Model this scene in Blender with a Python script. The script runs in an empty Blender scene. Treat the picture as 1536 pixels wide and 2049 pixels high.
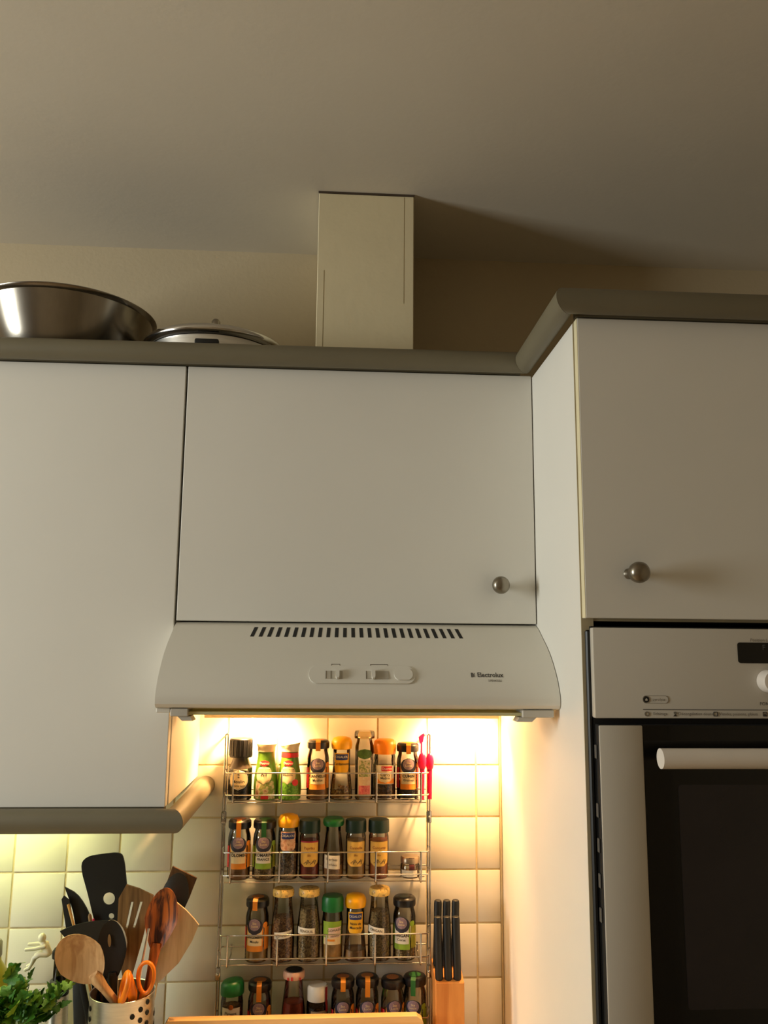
import bpy, bmesh, math, random
from mathutils import Vector, Matrix
random.seed(7)
PI = math.pi
S = bpy.context.scene
C = S.collection

# ------------------------------------------------------------------ camera, world, light, exposure
def make_camera():
    cd = bpy.data.cameras.new('camera'); co = bpy.data.objects.new('camera', cd); C.objects.link(co)
    yaw, pit, rol, f = 0.06076, 0.16095, 0.00854, 1662.475
    fw = Vector((math.sin(yaw)*math.cos(pit), math.cos(yaw)*math.cos(pit), math.sin(pit)))
    r = Vector((math.cos(yaw), -math.sin(yaw), 0)); u = r.cross(fw)
    r2 = math.cos(rol)*r + math.sin(rol)*u; u2 = -math.sin(rol)*r + math.cos(rol)*u
    M = Matrix((r2, u2, -fw)).transposed().to_4x4(); M.translation = Vector((0.25554, -1.70609, 1.65666))
    co.matrix_world = M
    cd.sensor_fit = 'VERTICAL'; cd.sensor_height = 36.0; cd.lens = f/2049*36.0
    cd.clip_start = 0.02; cd.clip_end = 50
    S.camera = co
make_camera()
w = bpy.data.worlds.new('world'); S.world = w; w.use_nodes = True
w.node_tree.nodes['Background'].inputs[0].default_value = (0.75, 0.86, 1.0, 1)
w.node_tree.nodes['Background'].inputs[1].default_value = 0.3
def area(name, loc, target, sx, sy, power, col):
    l = bpy.data.lights.new(name, 'AREA'); l.shape = 'RECTANGLE'; l.size = sx; l.size_y = sy
    l.energy = power; l.color = col
    o = bpy.data.objects.new(name, l); C.objects.link(o); o.location = loc
    o.rotation_euler = (Vector(target)-Vector(loc)).to_track_quat('-Z', 'Y').to_euler()
    return o
# daylight coming in at the window in the room's left wall 
area('window_daylight', (-2.24, -1.20, 1.85), (0.0, -1.20, 1.85), 0.62, 0.95, 45, (0.955, 1.0, 0.955))
S.view_settings.view_transform = 'Standard'; S.view_settings.look = 'None'
S.view_settings.exposure = 0.0; S.view_settings.gamma = 1.0; S.view_settings.use_curve_mapping = False
S.cycles.use_denoising = True
S.cycles.max_bounces = 10; S.cycles.transparent_max_bounces = 24
S.cycles.caustics_reflective = False; S.cycles.caustics_refractive = False

# ------------------------------------------------------------------ materials
def lin(c):
    return tuple(((v/255)/12.92 if v/255 <= .04045 else ((v/255+.055)/1.055)**2.4) for v in c)
MATS = {}
def mat(name, col, rough=.5, metal=0.0, var=.06, scale=40, bump=0.0, bscale=200, spec=.5, trans=0.0, coat=0.0, stretch=None):
    if name in MATS: return MATS[name]
    m = bpy.data.materials.new(name); m.use_nodes = True; nt = m.node_tree; N = nt.nodes; L = nt.links
    b = N['Principled BSDF']; c = lin(col)
    b.inputs['Roughness'].default_value = rough; b.inputs['Metallic'].default_value = metal
    b.inputs['Specular IOR Level'].default_value = spec
    b.inputs['Transmission Weight'].default_value = trans
    b.inputs['Coat Weight'].default_value = coat
    tc = N.new('ShaderNodeTexCoord'); src = tc.outputs['Object']
    if stretch:
        mp = N.new('ShaderNodeMapping'); mp.inputs['Scale'].default_value = stretch; L.new(src, mp.inputs['Vector']); src = mp.outputs[0]
    nz = N.new('ShaderNodeTexNoise'); nz.inputs['Scale'].default_value = scale; nz.inputs['Detail'].default_value = 4
    L.new(src, nz.inputs['Vector'])
    rp = N.new('ShaderNodeValToRGB'); rp.color_ramp.elements[0].position = .3; rp.color_ramp.elements[1].position = .7
    rp.color_ramp.elements[0].color = tuple(v*(1-var) for v in c)+(1,); rp.color_ramp.elements[1].color = tuple(min(1, v*(1+var)) for v in c)+(1,)
    L.new(nz.outputs['Fac'], rp.inputs[0]); L.new(rp.outputs[0], b.inputs['Base Color'])
    if bump:
        n2 = N.new('ShaderNodeTexNoise'); n2.inputs['Scale'].default_value = bscale; n2.inputs['Detail'].default_value = 3
        L.new(src, n2.inputs['Vector'])
        bp = N.new('ShaderNodeBump'); bp.inputs['Strength'].default_value = bump; bp.inputs['Distance'].default_value = .002
        L.new(n2.outputs['Fac'], bp.inputs['Height']); L.new(bp.outputs[0], b.inputs['Normal'])
    MATS[name] = m; return m
def wood(name, dark, light, scale=8, stretch=(12, 12, 1), rough=.5, contrast=(.35, .65)):
    if name in MATS: return MATS[name]
    m = mat(name, light, rough, var=.0, scale=scale, stretch=stretch, bump=.15, bscale=scale*3)
    for n in m.node_tree.nodes:
        if n.type == 'VALTORGB':
            n.color_ramp.elements[0].color = lin(dark)+(1,); n.color_ramp.elements[1].color = lin(light)+(1,)
            n.color_ramp.elements[0].position, n.color_ramp.elements[1].position = contrast
        if n.type == 'TEX_NOISE': n.inputs['Distortion'].default_value = .6
    return m
def blotch(name, cols, scale=120, rough=.5, voronoi=False):
    """several colours in random grains (seeds, leaves, printed pictures)"""
    if name in MATS: return MATS[name]
    m = bpy.data.materials.new(name); m.use_nodes = True; nt = m.node_tree; N = nt.nodes; L = nt.links
    b = N['Principled BSDF']; b.inputs['Roughness'].default_value = rough
    tc = N.new('ShaderNodeTexCoord')
    if voronoi:
        v = N.new('ShaderNodeTexVoronoi'); v.inputs['Scale'].default_value = scale; L.new(tc.outputs['Object'], v.inputs['Vector'])
        sp = N.new('ShaderNodeSeparateColor'); L.new(v.outputs['Color'], sp.inputs[0]); fac = sp.outputs[0]
        bp = N.new('ShaderNodeBump'); bp.inputs['Strength'].default_value = .7; bp.inputs['Distance'].default_value = .002
        L.new(v.outputs['Distance'], bp.inputs['Height']); L.new(bp.outputs[0], b.inputs['Normal'])
    else:
        v = N.new('ShaderNodeTexNoise'); v.inputs['Scale'].default_value = scale; v.inputs['Detail'].default_value = 3; L.new(tc.outputs['Object'], v.inputs['Vector']); fac = v.outputs['Fac']
    rp = N.new('ShaderNodeValToRGB'); rp.color_ramp.interpolation = 'CONSTANT' if voronoi else 'LINEAR'
    while len(rp.color_ramp.elements) < len(cols): rp.color_ramp.elements.new(.5)
    for i, c in enumerate(cols):
        p = i/len(cols) if voronoi else .3+.4*i/max(1, len(cols)-1)
        rp.color_ramp.elements[i].position = p; rp.color_ramp.elements[i].color = lin(c)+(1,)
    L.new(fac, rp.inputs[0]); L.new(rp.outputs[0], b.inputs['Base Color'])
    MATS[name] = m; return m
def glass(name, tint=(235, 240, 235), rough=.02, ior=1.5):
    if name in MATS: return MATS[name]
    m = bpy.data.materials.new(name); m.use_nodes = True; nt = m.node_tree; N = nt.nodes; L = nt.links
    N.remove(N['Principled BSDF']); out = N['Material Output']
    t = N.new('ShaderNodeBsdfTransparent'); t.inputs[0].default_value = lin(tint)+(1,)
    g = N.new('ShaderNodeBsdfGlossy'); g.inputs['Roughness'].default_value = rough; g.inputs[0].default_value = (1, 1, 1, 1)
    fr = N.new('ShaderNodeFresnel'); fr.inputs[0].default_value = ior
    mx = N.new('ShaderNodeMixShader'); L.new(fr.outputs[0], mx.inputs[0]); L.new(t.outputs[0], mx.inputs[1]); L.new(g.outputs[0], mx.inputs[2])
    L.new(mx.outputs[0], out.inputs[0]); MATS[name] = m; return m
def milky(name, col, mixf=.5):
    if name in MATS: return MATS[name]
    m = bpy.data.materials.new(name); m.use_nodes = True; nt = m.node_tree; N = nt.nodes; L = nt.links
    N.remove(N['Principled BSDF']); d = N.new('ShaderNodeBsdfDiffuse'); t = N.new('ShaderNodeBsdfTranslucent')
    nz = N.new('ShaderNodeTexNoise'); nz.inputs['Scale'].default_value = 30
    rp = N.new('ShaderNodeValToRGB'); c = lin(col); rp.color_ramp.elements[0].color = tuple(v*.95 for v in c)+(1,); rp.color_ramp.elements[1].color = c+(1,)
    L.new(nz.outputs['Fac'], rp.inputs[0]); L.new(rp.outputs[0], d.inputs[0]); L.new(rp.outputs[0], t.inputs[0])
    mx = N.new('ShaderNodeMixShader'); mx.inputs[0].default_value = mixf; L.new(d.outputs[0], mx.inputs[1]); L.new(t.outputs[0], mx.inputs[2])
    L.new(mx.outputs[0], N['Material Output'].inputs[0]); MATS[name] = m; return m
def emit(name, col, strength):
    if name in MATS: return MATS[name]
    m = bpy.data.materials.new(name); m.use_nodes = True; b = m.node_tree.nodes['Principled BSDF']
    b.inputs['Base Color'].default_value = (.8, .8, .8, 1); b.inputs['Emission Color'].default_value = col+(1,); b.inputs['Emission Strength'].default_value = strength
    MATS[name] = m; return m

M_LAM = mat('white_laminate', (226, 222, 212), .6, var=.012, scale=6, spec=.14)
M_EDGE = mat('cream_edge_band', (226, 214, 176), .5, var=.03)
M_PANELEDGE = mat('beige_panel_edge', (178, 164, 132), .55, var=.04)
M_CROWN = mat('taupe_cornice', (112, 104, 83), .5, var=.03, scale=15)
M_CEIL = mat('ceiling_paint', (212, 202, 184), .9, var=.02, scale=5, bump=.10, bscale=110)
M_WALL = mat('cream_wall_paint', (192, 175, 144), .85, var=.02, scale=5, bump=.25, bscale=120)
M_DUCT = mat('cream_duct_paint', (216, 202, 166), .75, var=.025, scale=9, bump=.2, bscale=60)
M_TILE = mat('glazed_tile', (232, 226, 210), .12, var=.02, scale=9, bump=.05, bscale=25)
M_GROUT = mat('beige_grout', (206, 188, 146), .9, var=.12, scale=60, bump=.4)
M_HOOD = mat('hood_enamel', (224, 219, 207), .38, var=.012, scale=5)
M_BLACK = mat('black_plastic', (14, 14, 15), .45, var=.2)
M_NYLON = mat('black_nylon', (20, 20, 19), .5, var=.12)
M_DARK = mat('dark_gap', (10, 9, 9), .7, var=.2)
M_CHROME = mat('chrome_wire', (200, 196, 190), .16, 1.0, var=.03)
M_STEEL = mat('brushed_steel', (222, 220, 214), .36, 1.0, var=.08, scale=30, stretch=(1, 1, 12))
M_BOWLST = mat('bowl_steel', (150, 143, 132), .22, 1.0, var=.06, scale=14, stretch=(6, 6, .4))
M_NICKEL = mat('satin_nickel', (150, 142, 128), .3, 1.0, var=.04)
M_OVEN = mat('oven_enamel', (196, 188, 174), .35, var=.012, scale=5)
M_KNOBW = mat('white_knob_plastic', (228, 218, 206), .35, var=.02)
M_OVENBLK = mat('oven_black_glass', (5, 5, 5), .06, var=.2)
M_OVENWIN = mat('oven_window_glass', (36, 31, 32), .12, var=.25, scale=6)
M_INK = mat('dark_ink', (52, 48, 44), .6, var=.1)
M_INKB = mat('black_ink', (22, 20, 20), .6, var=.1)
M_INKG = mat('grey_ink', (120, 112, 100), .6, var=.1)
M_GLASS = glass('jar_glass', (246, 247, 242))
M_GREENGLASS = milky('visor_plastic', (228, 224, 180), .35)
M_PAPER = mat('white_paper', (226, 218, 200), .75, var=.03)
M_CREAMP = mat('cream_paper', (232, 208, 160), .7, var=.04)
M_NAVY = mat('navy_print', (30, 28, 46), .5, var=.1)
M_MAUVE = mat('mauve_print', (146, 120, 128), .5, var=.12, scale=300)
M_ORANGE = mat('orange_print', (232, 138, 30), .55, var=.06)
M_LGREEN = mat('green_print', (140, 172, 44), .55, var=.08)
M_DGREENP = mat('dark_green_print', (38, 104, 44), .5, var=.08)
M_RED = mat('red_print', (206, 40, 44), .5, var=.08)
M_BROWNP = mat('brown_print', (150, 84, 34), .55, var=.08)
M_GOLD = mat('yellow_label_print', (222, 178, 82), .6, var=.06, scale=60)
M_BLUE = mat('blue_print', (34, 48, 110), .5, var=.1)
M_YELLOW = mat('yellow_plastic', (246, 176, 10), .35, var=.04)
M_ORCAP = mat('orange_plastic', (250, 140, 10), .35, var=.04)
M_GREENC = mat('green_plastic', (14, 104, 44), .38, var=.06)
M_DGREENC = mat('bottle_green_plastic', (16, 44, 34), .4, var=.1)
M_LIDBLK = mat('black_lid_enamel', (18, 17, 19), .3, var=.1)
M_SPOTLID = blotch('speckled_lid', [(232, 190, 96), (236, 200, 112), (130, 84, 30)], 180, .4)
M_WHITECAP = mat('white_cap_plastic', (226, 220, 206), .45, var=.03)
M_PINK = mat('pink_plastic', (250, 30, 96), .3, var=.03, trans=.35)
M_SCISS = mat('scissor_orange', (240, 128, 6), .4, var=.05)
M_BEECH = wood('beech_wood', (190, 142, 92), (222, 180, 128), 9)
M_PALEW = wood('pale_wood', (204, 178, 138), (226, 204, 168), 7)
M_OLIVE = wood('olive_wood', (70, 28, 10), (196, 104, 32), 7, (16, 16, 1.2), contrast=(.38, .58))
M_BROWNW = wood('brown_wood', (112, 82, 44), (160, 122, 72), 8)
M_DARKW = wood('dark_wood', (84, 58, 34), (118, 84, 52), 8)
M_PINE = wood('pine_block', (206, 124, 52), (232, 156, 78), 6, (9, 9, .6))
M_BOARD = wood('board_wood', (234, 176, 106), (248, 204, 142), 5, (1, 9, 9))
M_LEAF = mat('parsley_leaf', (58, 112, 26), .5, var=.35, scale=25)
M_LEAF2 = mat('parsley_leaf_light', (122, 156, 40), .5, var=.3, scale=25)
M_STEM = mat('parsley_stem', (96, 140, 48), .5, var=.2)
M_SILI = mat('cream_silicone', (232, 226, 196), .5, var=.02)
M_FLOOR = wood('floor_wood', (168, 138, 104), (190, 162, 126), 3, (1, 12, 1))
M_COUNTER = mat('worktop_laminate', (208, 198, 180), .4, var=.15, scale=80)
M_PLAIN = mat('room_wall_paint', (184, 168, 142), .85, var=.02, scale=5)

# ------------------------------------------------------------------ mesh helpers
def box(bm, lo, hi, bev=0.0, seg=1):
    x0, y0, z0 = lo; x1, y1, z1 = hi
    v = [bm.verts.new(p) for p in ((x0,y0,z0),(x1,y0,z0),(x1,y1,z0),(x0,y1,z0),(x0,y0,z1),(x1,y0,z1),(x1,y1,z1),(x0,y1,z1))]
    fs = [bm.faces.new([v[i] for i in q]) for q in ((3,2,1,0),(4,5,6,7),(0,1,5,4),(1,2,6,5),(2,3,7,6),(3,0,4,7))]
    if bev > 0:
        es = list({e for f in fs for e in f.edges})
        bmesh.ops.bevel(bm, geom=es, offset=bev, segments=seg, affect='EDGES', profile=.5)
    return bm
def lathe(bm, prof, seg=24, c=(0, 0, 0), cap=True):
    rings = []
    for r, z in prof:
        if r < 1e-6: rings.append([bm.verts.new((c[0], c[1], c[2]+z))])
        else: rings.append([bm.verts.new((c[0]+r*math.cos(2*PI*i/seg), c[1]+r*math.sin(2*PI*i/seg), c[2]+z)) for i in range(seg)])
    for a, b in zip(rings, rings[1:]):
        for i in range(seg):
            j = (i+1) % seg
            if len(a) == 1 and len(b) == 1: continue
            if len(a) == 1: bm.faces.new((a[0], b[j], b[i]))
            elif len(b) == 1: bm.faces.new((a[i], a[j], b[0]))
            else: bm.faces.new((a[i], a[j], b[j], b[i]))
    if cap:
        if len(rings[0]) > 2: bm.faces.new(list(reversed(rings[0])))
        if len(rings[-1]) > 2: bm.faces.new(rings[-1])
    return bm
def tube(bm, pts, r, seg=8, closed=False, flat=1.0):
    pts = [Vector(p) for p in pts]; n = len(pts)
    rs = r if isinstance(r, (list, tuple)) else [r]*n
    rings = []; prev = None
    for i, p in enumerate(pts):
        if closed: d = pts[(i+1) % n]-pts[i-1]
        else: d = pts[min(i+1, n-1)]-pts[max(i-1, 0)]
        d.normalize()
        if prev is None:
            a = Vector((0, 0, 1)) if abs(d.z) < .9 else Vector((0, 1, 0))
            u = d.cross(a).normalized()
        else:
            u = (prev-d*prev.dot(d)).normalized()
        prev = u; v = d.cross(u)
        rings.append([bm.verts.new(p+rs[i]*(math.cos(2*PI*k/seg)*u+flat*math.sin(2*PI*k/seg)*v)) for k in range(seg)])
    m = n if closed else n-1
    for i in range(m):
        a, b = rings[i], rings[(i+1) % n]
        for k in range(seg): bm.faces.new((a[k], a[(k+1) % seg], b[(k+1) % seg], b[k]))
    if not closed:
        bm.faces.new(list(reversed(rings[0]))); bm.faces.new(rings[-1])
    return bm
def ball(bm, c, r, seg=12, rings=8, sc=(1, 1, 1)):
    m = Matrix.Translation(Vector(c)) @ Matrix.Diagonal(Vector((sc[0], sc[1], sc[2], 1)))
    bmesh.ops.create_uvsphere(bm, u_segments=seg, v_segments=rings, radius=r, matrix=m)
    return bm
def prism(bm, outl, y0, y1, holes=(), to=None):
    """outline in (x, z) extruded from y0 to y1; holes are outlines too"""
    to = to or (lambda x, y, z: (x, y, z))
    def ring(pts, y): return [bm.verts.new(to(x, y, z)) for x, z in pts]
    loops = [outl]+list(holes)
    A = [ring(l, y0) for l in loops]; B = [ring(l, y1) for l in loops]
    for a, b in zip(A, B):
        n = len(a)
        for i in range(n): bm.faces.new((a[i], a[(i+1) % n], b[(i+1) % n], b[i]))
    for R in (A, B):
        es = []
        for l in R:
            for i in range(len(l)): es.append(bm.edges.get((l[i], l[(i+1) % len(l)])))
        bmesh.ops.triangle_fill(bm, use_beauty=True, use_dissolve=False, edges=es)
    bmesh.ops.recalc_face_normals(bm, faces=bm.faces)
    return bm
def rrect(x0, z0, x1, z1, r, n=5):
    o = []
    for cx, cz, a in ((x1-r, z1-r, 0), (x0+r, z1-r, 90), (x0+r, z0+r, 180), (x1-r, z0+r, 270)):
        for i in range(n+1):
            t = math.radians(a+90*i/n); o.append((cx+r*math.cos(t), cz+r*math.sin(t)))
    return o
def circ(cx, cz, r, n=20, sx=1.0): return [(cx+sx*r*math.cos(2*PI*i/n), cz+r*math.sin(2*PI*i/n)) for i in range(n)]
def smooth_outline(pts, it=2):
    for _ in range(it):
        o = []
        for i in range(len(pts)):
            a, b = pts[i], pts[(i+1) % len(pts)]
            o += [(a[0]*.75+b[0]*.25, a[1]*.75+b[1]*.25), (a[0]*.25+b[0]*.75, a[1]*.25+b[1]*.75)]
        pts = o
    return pts
def mesh_of(name, bm, m, smooth=0):
    bmesh.ops.recalc_face_normals(bm, faces=bm.faces)
    me = bpy.data.meshes.new(name); bm.to_mesh(me); bm.free(); me.materials.append(m)
    if smooth:
        for p in me.polygons: p.use_smooth = True
        me.set_sharp_from_angle(angle=math.radians(smooth))
    return me
def obj(name, bm, m, parent=None, smooth=0, loc=None, label=None):
    me = bm if isinstance(bm, bpy.types.Mesh) else mesh_of(name, bm, m, smooth)
    o = bpy.data.objects.new(name, me); C.objects.link(o)
    if parent: o.parent = parent
    if loc: o.location = loc
    if label: o['label'] = label
    return o
def NB(): return bmesh.new()
def thing(name, label, cat, loc=(0, 0, 0), rz=0.0, group=None):
    o = bpy.data.objects.new(name, None); C.objects.link(o); o.empty_display_size = .05
    o.location = loc; o.rotation_euler = (0, 0, rz); o['label'] = label; o['category'] = cat
    if group: o['group'] = group
    return o
def tag(o, label, cat, group=None):
    o['label'] = label; o['category'] = cat
    if group: o['group'] = group
    return o
def struct(name, bm, m, label=None, smooth=0):
    o = obj(name, bm, m, smooth=smooth); o['kind'] = 'structure'; o['label'] = label or name.replace('_', ' '); o['category'] = name.split('_')[0]
    return o
def text_bm(txt, size, bold=0.0, align='CENTER', to=None, sx=1.0):
    """lettering as a flat mesh; to(u, v) gives the point for a position in the line of text"""
    cu = bpy.data.curves.new('lettering', 'FONT'); cu.body = txt; cu.size = size; cu.align_x = align; cu.align_y = 'CENTER'
    cu.resolution_u = 2; cu.offset = bold*size
    ob = bpy.data.objects.new('lettering', cu); C.objects.link(ob)
    me = bpy.data.meshes.new_from_object(ob)
    bm = NB(); bm.from_mesh(me)
    for v in bm.verts: v.co = Vector(to(v.co.x*sx, v.co.y))
    bpy.data.objects.remove(ob); bpy.data.curves.remove(cu); bpy.data.meshes.remove(me)
    return bm
def flat_text(txt, size, x, y, z, m, parent, bold=0.0, align='CENTER', sx=1.0, name='lettering', tilt=0.0):
    ct, st = math.cos(tilt), math.sin(tilt)
    bm = text_bm(txt, size, bold, align, lambda u, v: (x+u*ct-v*st, y, z+u*st+v*ct), sx)
    return obj(name, bm, m, parent)

# ------------------------------------------------------------------ the room
ZC = 2.5034
struct('floor', box(NB(), (-2.45, -3.5, -.1), (2.0, .15, 0)), M_FLOOR, 'wooden floor of the kitchen')
struct('ceiling', box(NB(), (-2.45, -3.5, ZC), (2.0, .15, ZC+.1)), M_CEIL, 'plain matt painted kitchen ceiling')
wall_back = struct('wall_back', box(NB(), (-2.3, .006, 0), (1.9, .15, ZC)), M_WALL, 'cream painted back wall with tiled splashback')
struct('wall_right', box(NB(), (1.85, -3.4, 0), (2.0, .006, ZC)), M_PLAIN, 'right wall of the kitchen')
def wall_with_hole(name, axis, a0, a1, at0, at1, h0, h1, z0, z1, label):
    bm = NB()
    def b(p0, p1, q0, q1):
        if axis == 'x': box(bm, (at0, p0, q0), (at1, p1, q1))
        else: box(bm, (p0, at0, q0), (p1, at1, q1))
    b(a0, h0, 0, ZC); b(h1, a1, 0, ZC); b(h0, h1, 0, z0); b(h0, h1, z1, ZC)
    return struct(name, bm, M_PLAIN, label)
wall_with_hole('wall_left', 'x', -3.4, .006, -2.45, -2.3, -1.53, -.87, 1.34, 2.36, 'left wall of the kitchen with a window')
struct('wall_rear', box(NB(), (-2.45, -3.5, 0), (2.0, -3.4, ZC)), M_PLAIN, 'rear wall of the kitchen behind the camera')
def window(name, axis, at, a0, a1, z0, z1, label):
    o = bpy.data.objects.new(name, None); C.objects.link(o); o['kind'] = 'structure'; o['label'] = label; o['category'] = 'window'
    def bar(p0, p1, q0, q1, nm, m, d=.03):
        lo = (at-d, p0, q0) if axis == 'x' else (p0, at-d, q0); hi = (at+d, p1, q1) if axis == 'x' else (p1, at+d, q1)
        obj(nm, box(NB(), lo, hi), m, o)
    bar(a0, a0+.04, z0, z1, 'frame_bar', M_LAM); bar(a1-.04, a1, z0, z1, 'frame_bar', M_LAM)
    bar(a0+.04, a1-.04, z0, z0+.04, 'frame_bar', M_LAM); bar(a0+.04, a1-.04, z1-.04, z1, 'frame_bar', M_LAM)
    bar(a0+.04, a1-.04, z0+.04, z1-.04, 'pane', M_GLASS, .003)
window('window_1', 'x', -2.38, -1.53, -.87, 1.34, 2.36, 'window in the left wall')

# tiled splashback: grout bed and each tile
TX, TZ, TP, ZW = -.33987, 1.42485, .09862, .895
obj('grout_bed', box(NB(), (-.75, .0016, ZW), (.5985, .0062, 1.66)), M_GROUT, wall_back)
TG = .0034
def tile_mesh(x0, z0, x1, z1): return mesh_of('tile', box(NB(), (x0, 0, z0), (x1, .0055, z1), .0013, 2), M_TILE, 40)
full = tile_mesh(-(TP-TG)/2, -(TP-TG)/2, (TP-TG)/2, (TP-TG)/2)
cut_w = .5940-(TX+9*TP+TG/2)
cutm = tile_mesh(-cut_w/2, -(TP-TG)/2, cut_w/2, (TP-TG)/2)
for r in range(-2, 6):
    zc = TZ-(r+.5)*TP
    zlo = max(zc-(TP-TG)/2, ZW+.001)
    for k in range(-4, 10):
        cx = TX+(k+.5)*TP if k < 9 else TX+9*TP+TG/2+cut_w/2
        if r == 5:
            hw = (TP-TG)/2 if k < 9 else cut_w/2
            o = obj('tile', tile_mesh(-hw, zlo-zc, hw, (TP-TG)/2), M_TILE, wall_back)
        else: o = obj('tile', full if k < 9 else cutm, M_TILE, wall_back)
        o.location = (cx, random.uniform(-.0002, .0002), zc)
        o.rotation_euler = (random.gauss(0, .005), random.gauss(0, .002), random.gauss(0, .005))
struct('trim_1', box(NB(), (.5945, -.003, ZW), (.5985, .006, 1.66), .0008), M_PANELEDGE, 'beige sealing strip between tiles and tall cabinet')

# ------------------------------------------------------------------ cabinets
ZT, ZB, ZL, DY = 2.1295, 1.6964, 1.4042, -.3193
def knob(x, y, z, parent, rot=0):
    t = obj('knob', lathe(NB(), [(.0, 0), (.0075, 0), (.006, .004), (.0055, .010), (.0095, .014), (.0135, .019), (.0148, .025), (.0135, .031), (.0085, .0350), (0, .036)], 24), M_NICKEL, parent, 50)
    t.location = (x, y, z); t.rotation_euler = (PI/2, 0, rot)
    t['label'] = 'satin nickel knob'
    return t
t = thing('wall_cabinet', 'tall white wall cabinet with plain door left of the range hood', 'cabinet', (-.3, 0, ZL))
def rel(o, lo, hi): b = o.location; return tuple(a-c for a, c in zip(lo, b)), tuple(a-c for a, c in zip(hi, b))
def rbox(name, root, lo, hi, m, bev=0.0, parent=None, smooth=0, seg=1):
    l, h = rel(root, lo, hi); return obj(name, box(NB(), l, h, bev, seg), m, parent or root, smooth)
rbox('body', t, (-.60, -.299, ZL), (-.0008, .0055, ZT-.004), M_LAM, .0006)
rbox('door', t, (-.60, DY, ZL), (-.0022, -.3005, ZT), M_LAM, .0009)
t = thing('hood_cabinet', 'wide white wall cabinet above the range hood with one knob', 'cabinet', (.3, 0, ZB))
rbox('body', t, (.0004, -.299, ZB), (.5982, .0055, ZT-.004), M_LAM, .0006)
d = rbox('door', t, (.0016, DY, ZB), (.5972, -.3005, ZT), M_LAM, .0009)
knob(.5333-.3, DY, 1.7593-ZB, d)
t = thing('oven_cabinet', 'tall white oven housing cabinet with door above the oven', 'cabinet', (.9, 0, 0))
rbox('side_panel', t, (.599, -.5655, .1), (.6165, .0055, ZT-.002), M_LAM, .0005)
rbox('side_panel', t, (1.1835, -.5655, .1), (1.201, .0055, ZT-.002), M_LAM, .0005)
rbox('panel_edge', t, (.5992, -.5668, .1), (.6163, -.5656, ZT-.002), M_PANELEDGE)
rbox('shelf', t, (.6166, -.5655, 1.6945), (1.1834, .0055, 1.7120), M_PANELEDGE)
rbox('top', t, (.6166, -.5655, 2.10), (1.1834, .0055, ZT-.003), M_LAM)
rbox('back_panel', t, (.6166, -.0035, .1), (1.1834, .0055, 2.10), M_LAM)
rbox('plinth', t, (.599, -.52, .0), (1.201, .0, .1), M_LAM)
d = rbox('door', t, (.6012, -.5825, 1.698), (1.1985, -.5672, ZT), M_LAM, .0008)
e = obj('edge_band', box(NB(), (-.2993, -.5822, 1.6985), (-.2988, -.5675, ZT-.0005)), M_EDGE, d, label='cream edge band of the door')
knob(.6628-.9, -.5825, 1.7591, d, .25)

# cornice rails (mitred half-round mouldings)
def rail(name, pts, r, m, root, prof_sy=1.0):
    """one piece per straight run, ends cut to the mitre planes"""
    P = [Vector(p) for p in pts]
    for i in range(len(P)-1):
        a, b = P[i], P[i+1]; d = (b-a).normalized()
        side = Vector((d.y, -d.x, 0))
        bm = NB(); rings = []
        for p, o, sg in ((a, P[i-1] if i > 0 else None, -1), (b, P[i+2] if i+2 < len(P) else None, 1)):
            if o is None: n = d
            else:
                d2 = (p-o).normalized() if sg < 0 else (o-p).normalized()
                n = (d+d2).normalized()
            ring = []
            for k in range(28):
                th = 2*PI*k/28
                q = p+side*math.cos(th)*r+Vector((0, 0, math.sin(th)*r))
                s = (p-q).dot(n)/d.dot(n)
                q = q+d*(s-sg*.0003)
                ring.append(bm.verts.new(q-Vector(root.location)))
            rings.append(ring)
        for k in range(28): bm.faces.new((rings[0][k], rings[0][(k+1) % 28], rings[1][(k+1) % 28], rings[1][k]))
        bm.faces.new(rings[0][::-1]); bm.faces.new(rings[1])
        obj(name, bm, m, root, 40)
t = thing('cornice', 'taupe half-round cornice moulding running along the cabinet tops', 'moulding', (.3, -.338, 2.128))
rail('cornice_rail', [(-.60, -.338, 2.1462), (.5795, -.338, 2.1462), (.5795, -.602, 2.1462), (1.2, -.602, 2.1462)], .0180, M_CROWN, t)
rbox('light_stop_backing', t, (-.60, -.3185, ZT+.0022), (.5785, -.3010, 2.1630), M_CROWN); rbox('light_stop_backing', t, (.6005, -.5820, ZT+.0022), (1.2, -.5680, 2.1630), M_CROWN)  # boards added behind the rails so the gap above the doors stays dark
t = thing('light_rail', 'taupe rounded light rail along the bottom of the left cabinet', 'moulding', (-.3, -.338, 1.3685))
rail('rail_piece', [(-.60, -.338, 1.3870), (.0150, -.338, 1.3870), (.0150, -.0008, 1.3870)], .0180, M_CROWN, t)
rbox('light_stop_backing', t, (-.60, -.3195, 1.3720), (-.004, -.3010, 1.4036), M_CROWN)  # added board, stops the strip lamp leaking between door and rail
# fluorescent strip lamp below the left cabinet, behind the light rail
t = thing('under_cabinet_lamp', 'strip lamp under the left wall cabinet, lighting the tiles', 'lamp', (-.38, -.10, 1.378))
obj('housing', box(NB(), (-.16, -.02, .010), (.16, .02, .0255), .003), M_WHITECAP, t)
obj('tube', tube(NB(), [(-.15, 0, .002), (.15, 0, .002)], .007, 12), emit('tube_glow', (.90, 1.0, .40), 38.0), t, 60)

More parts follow.
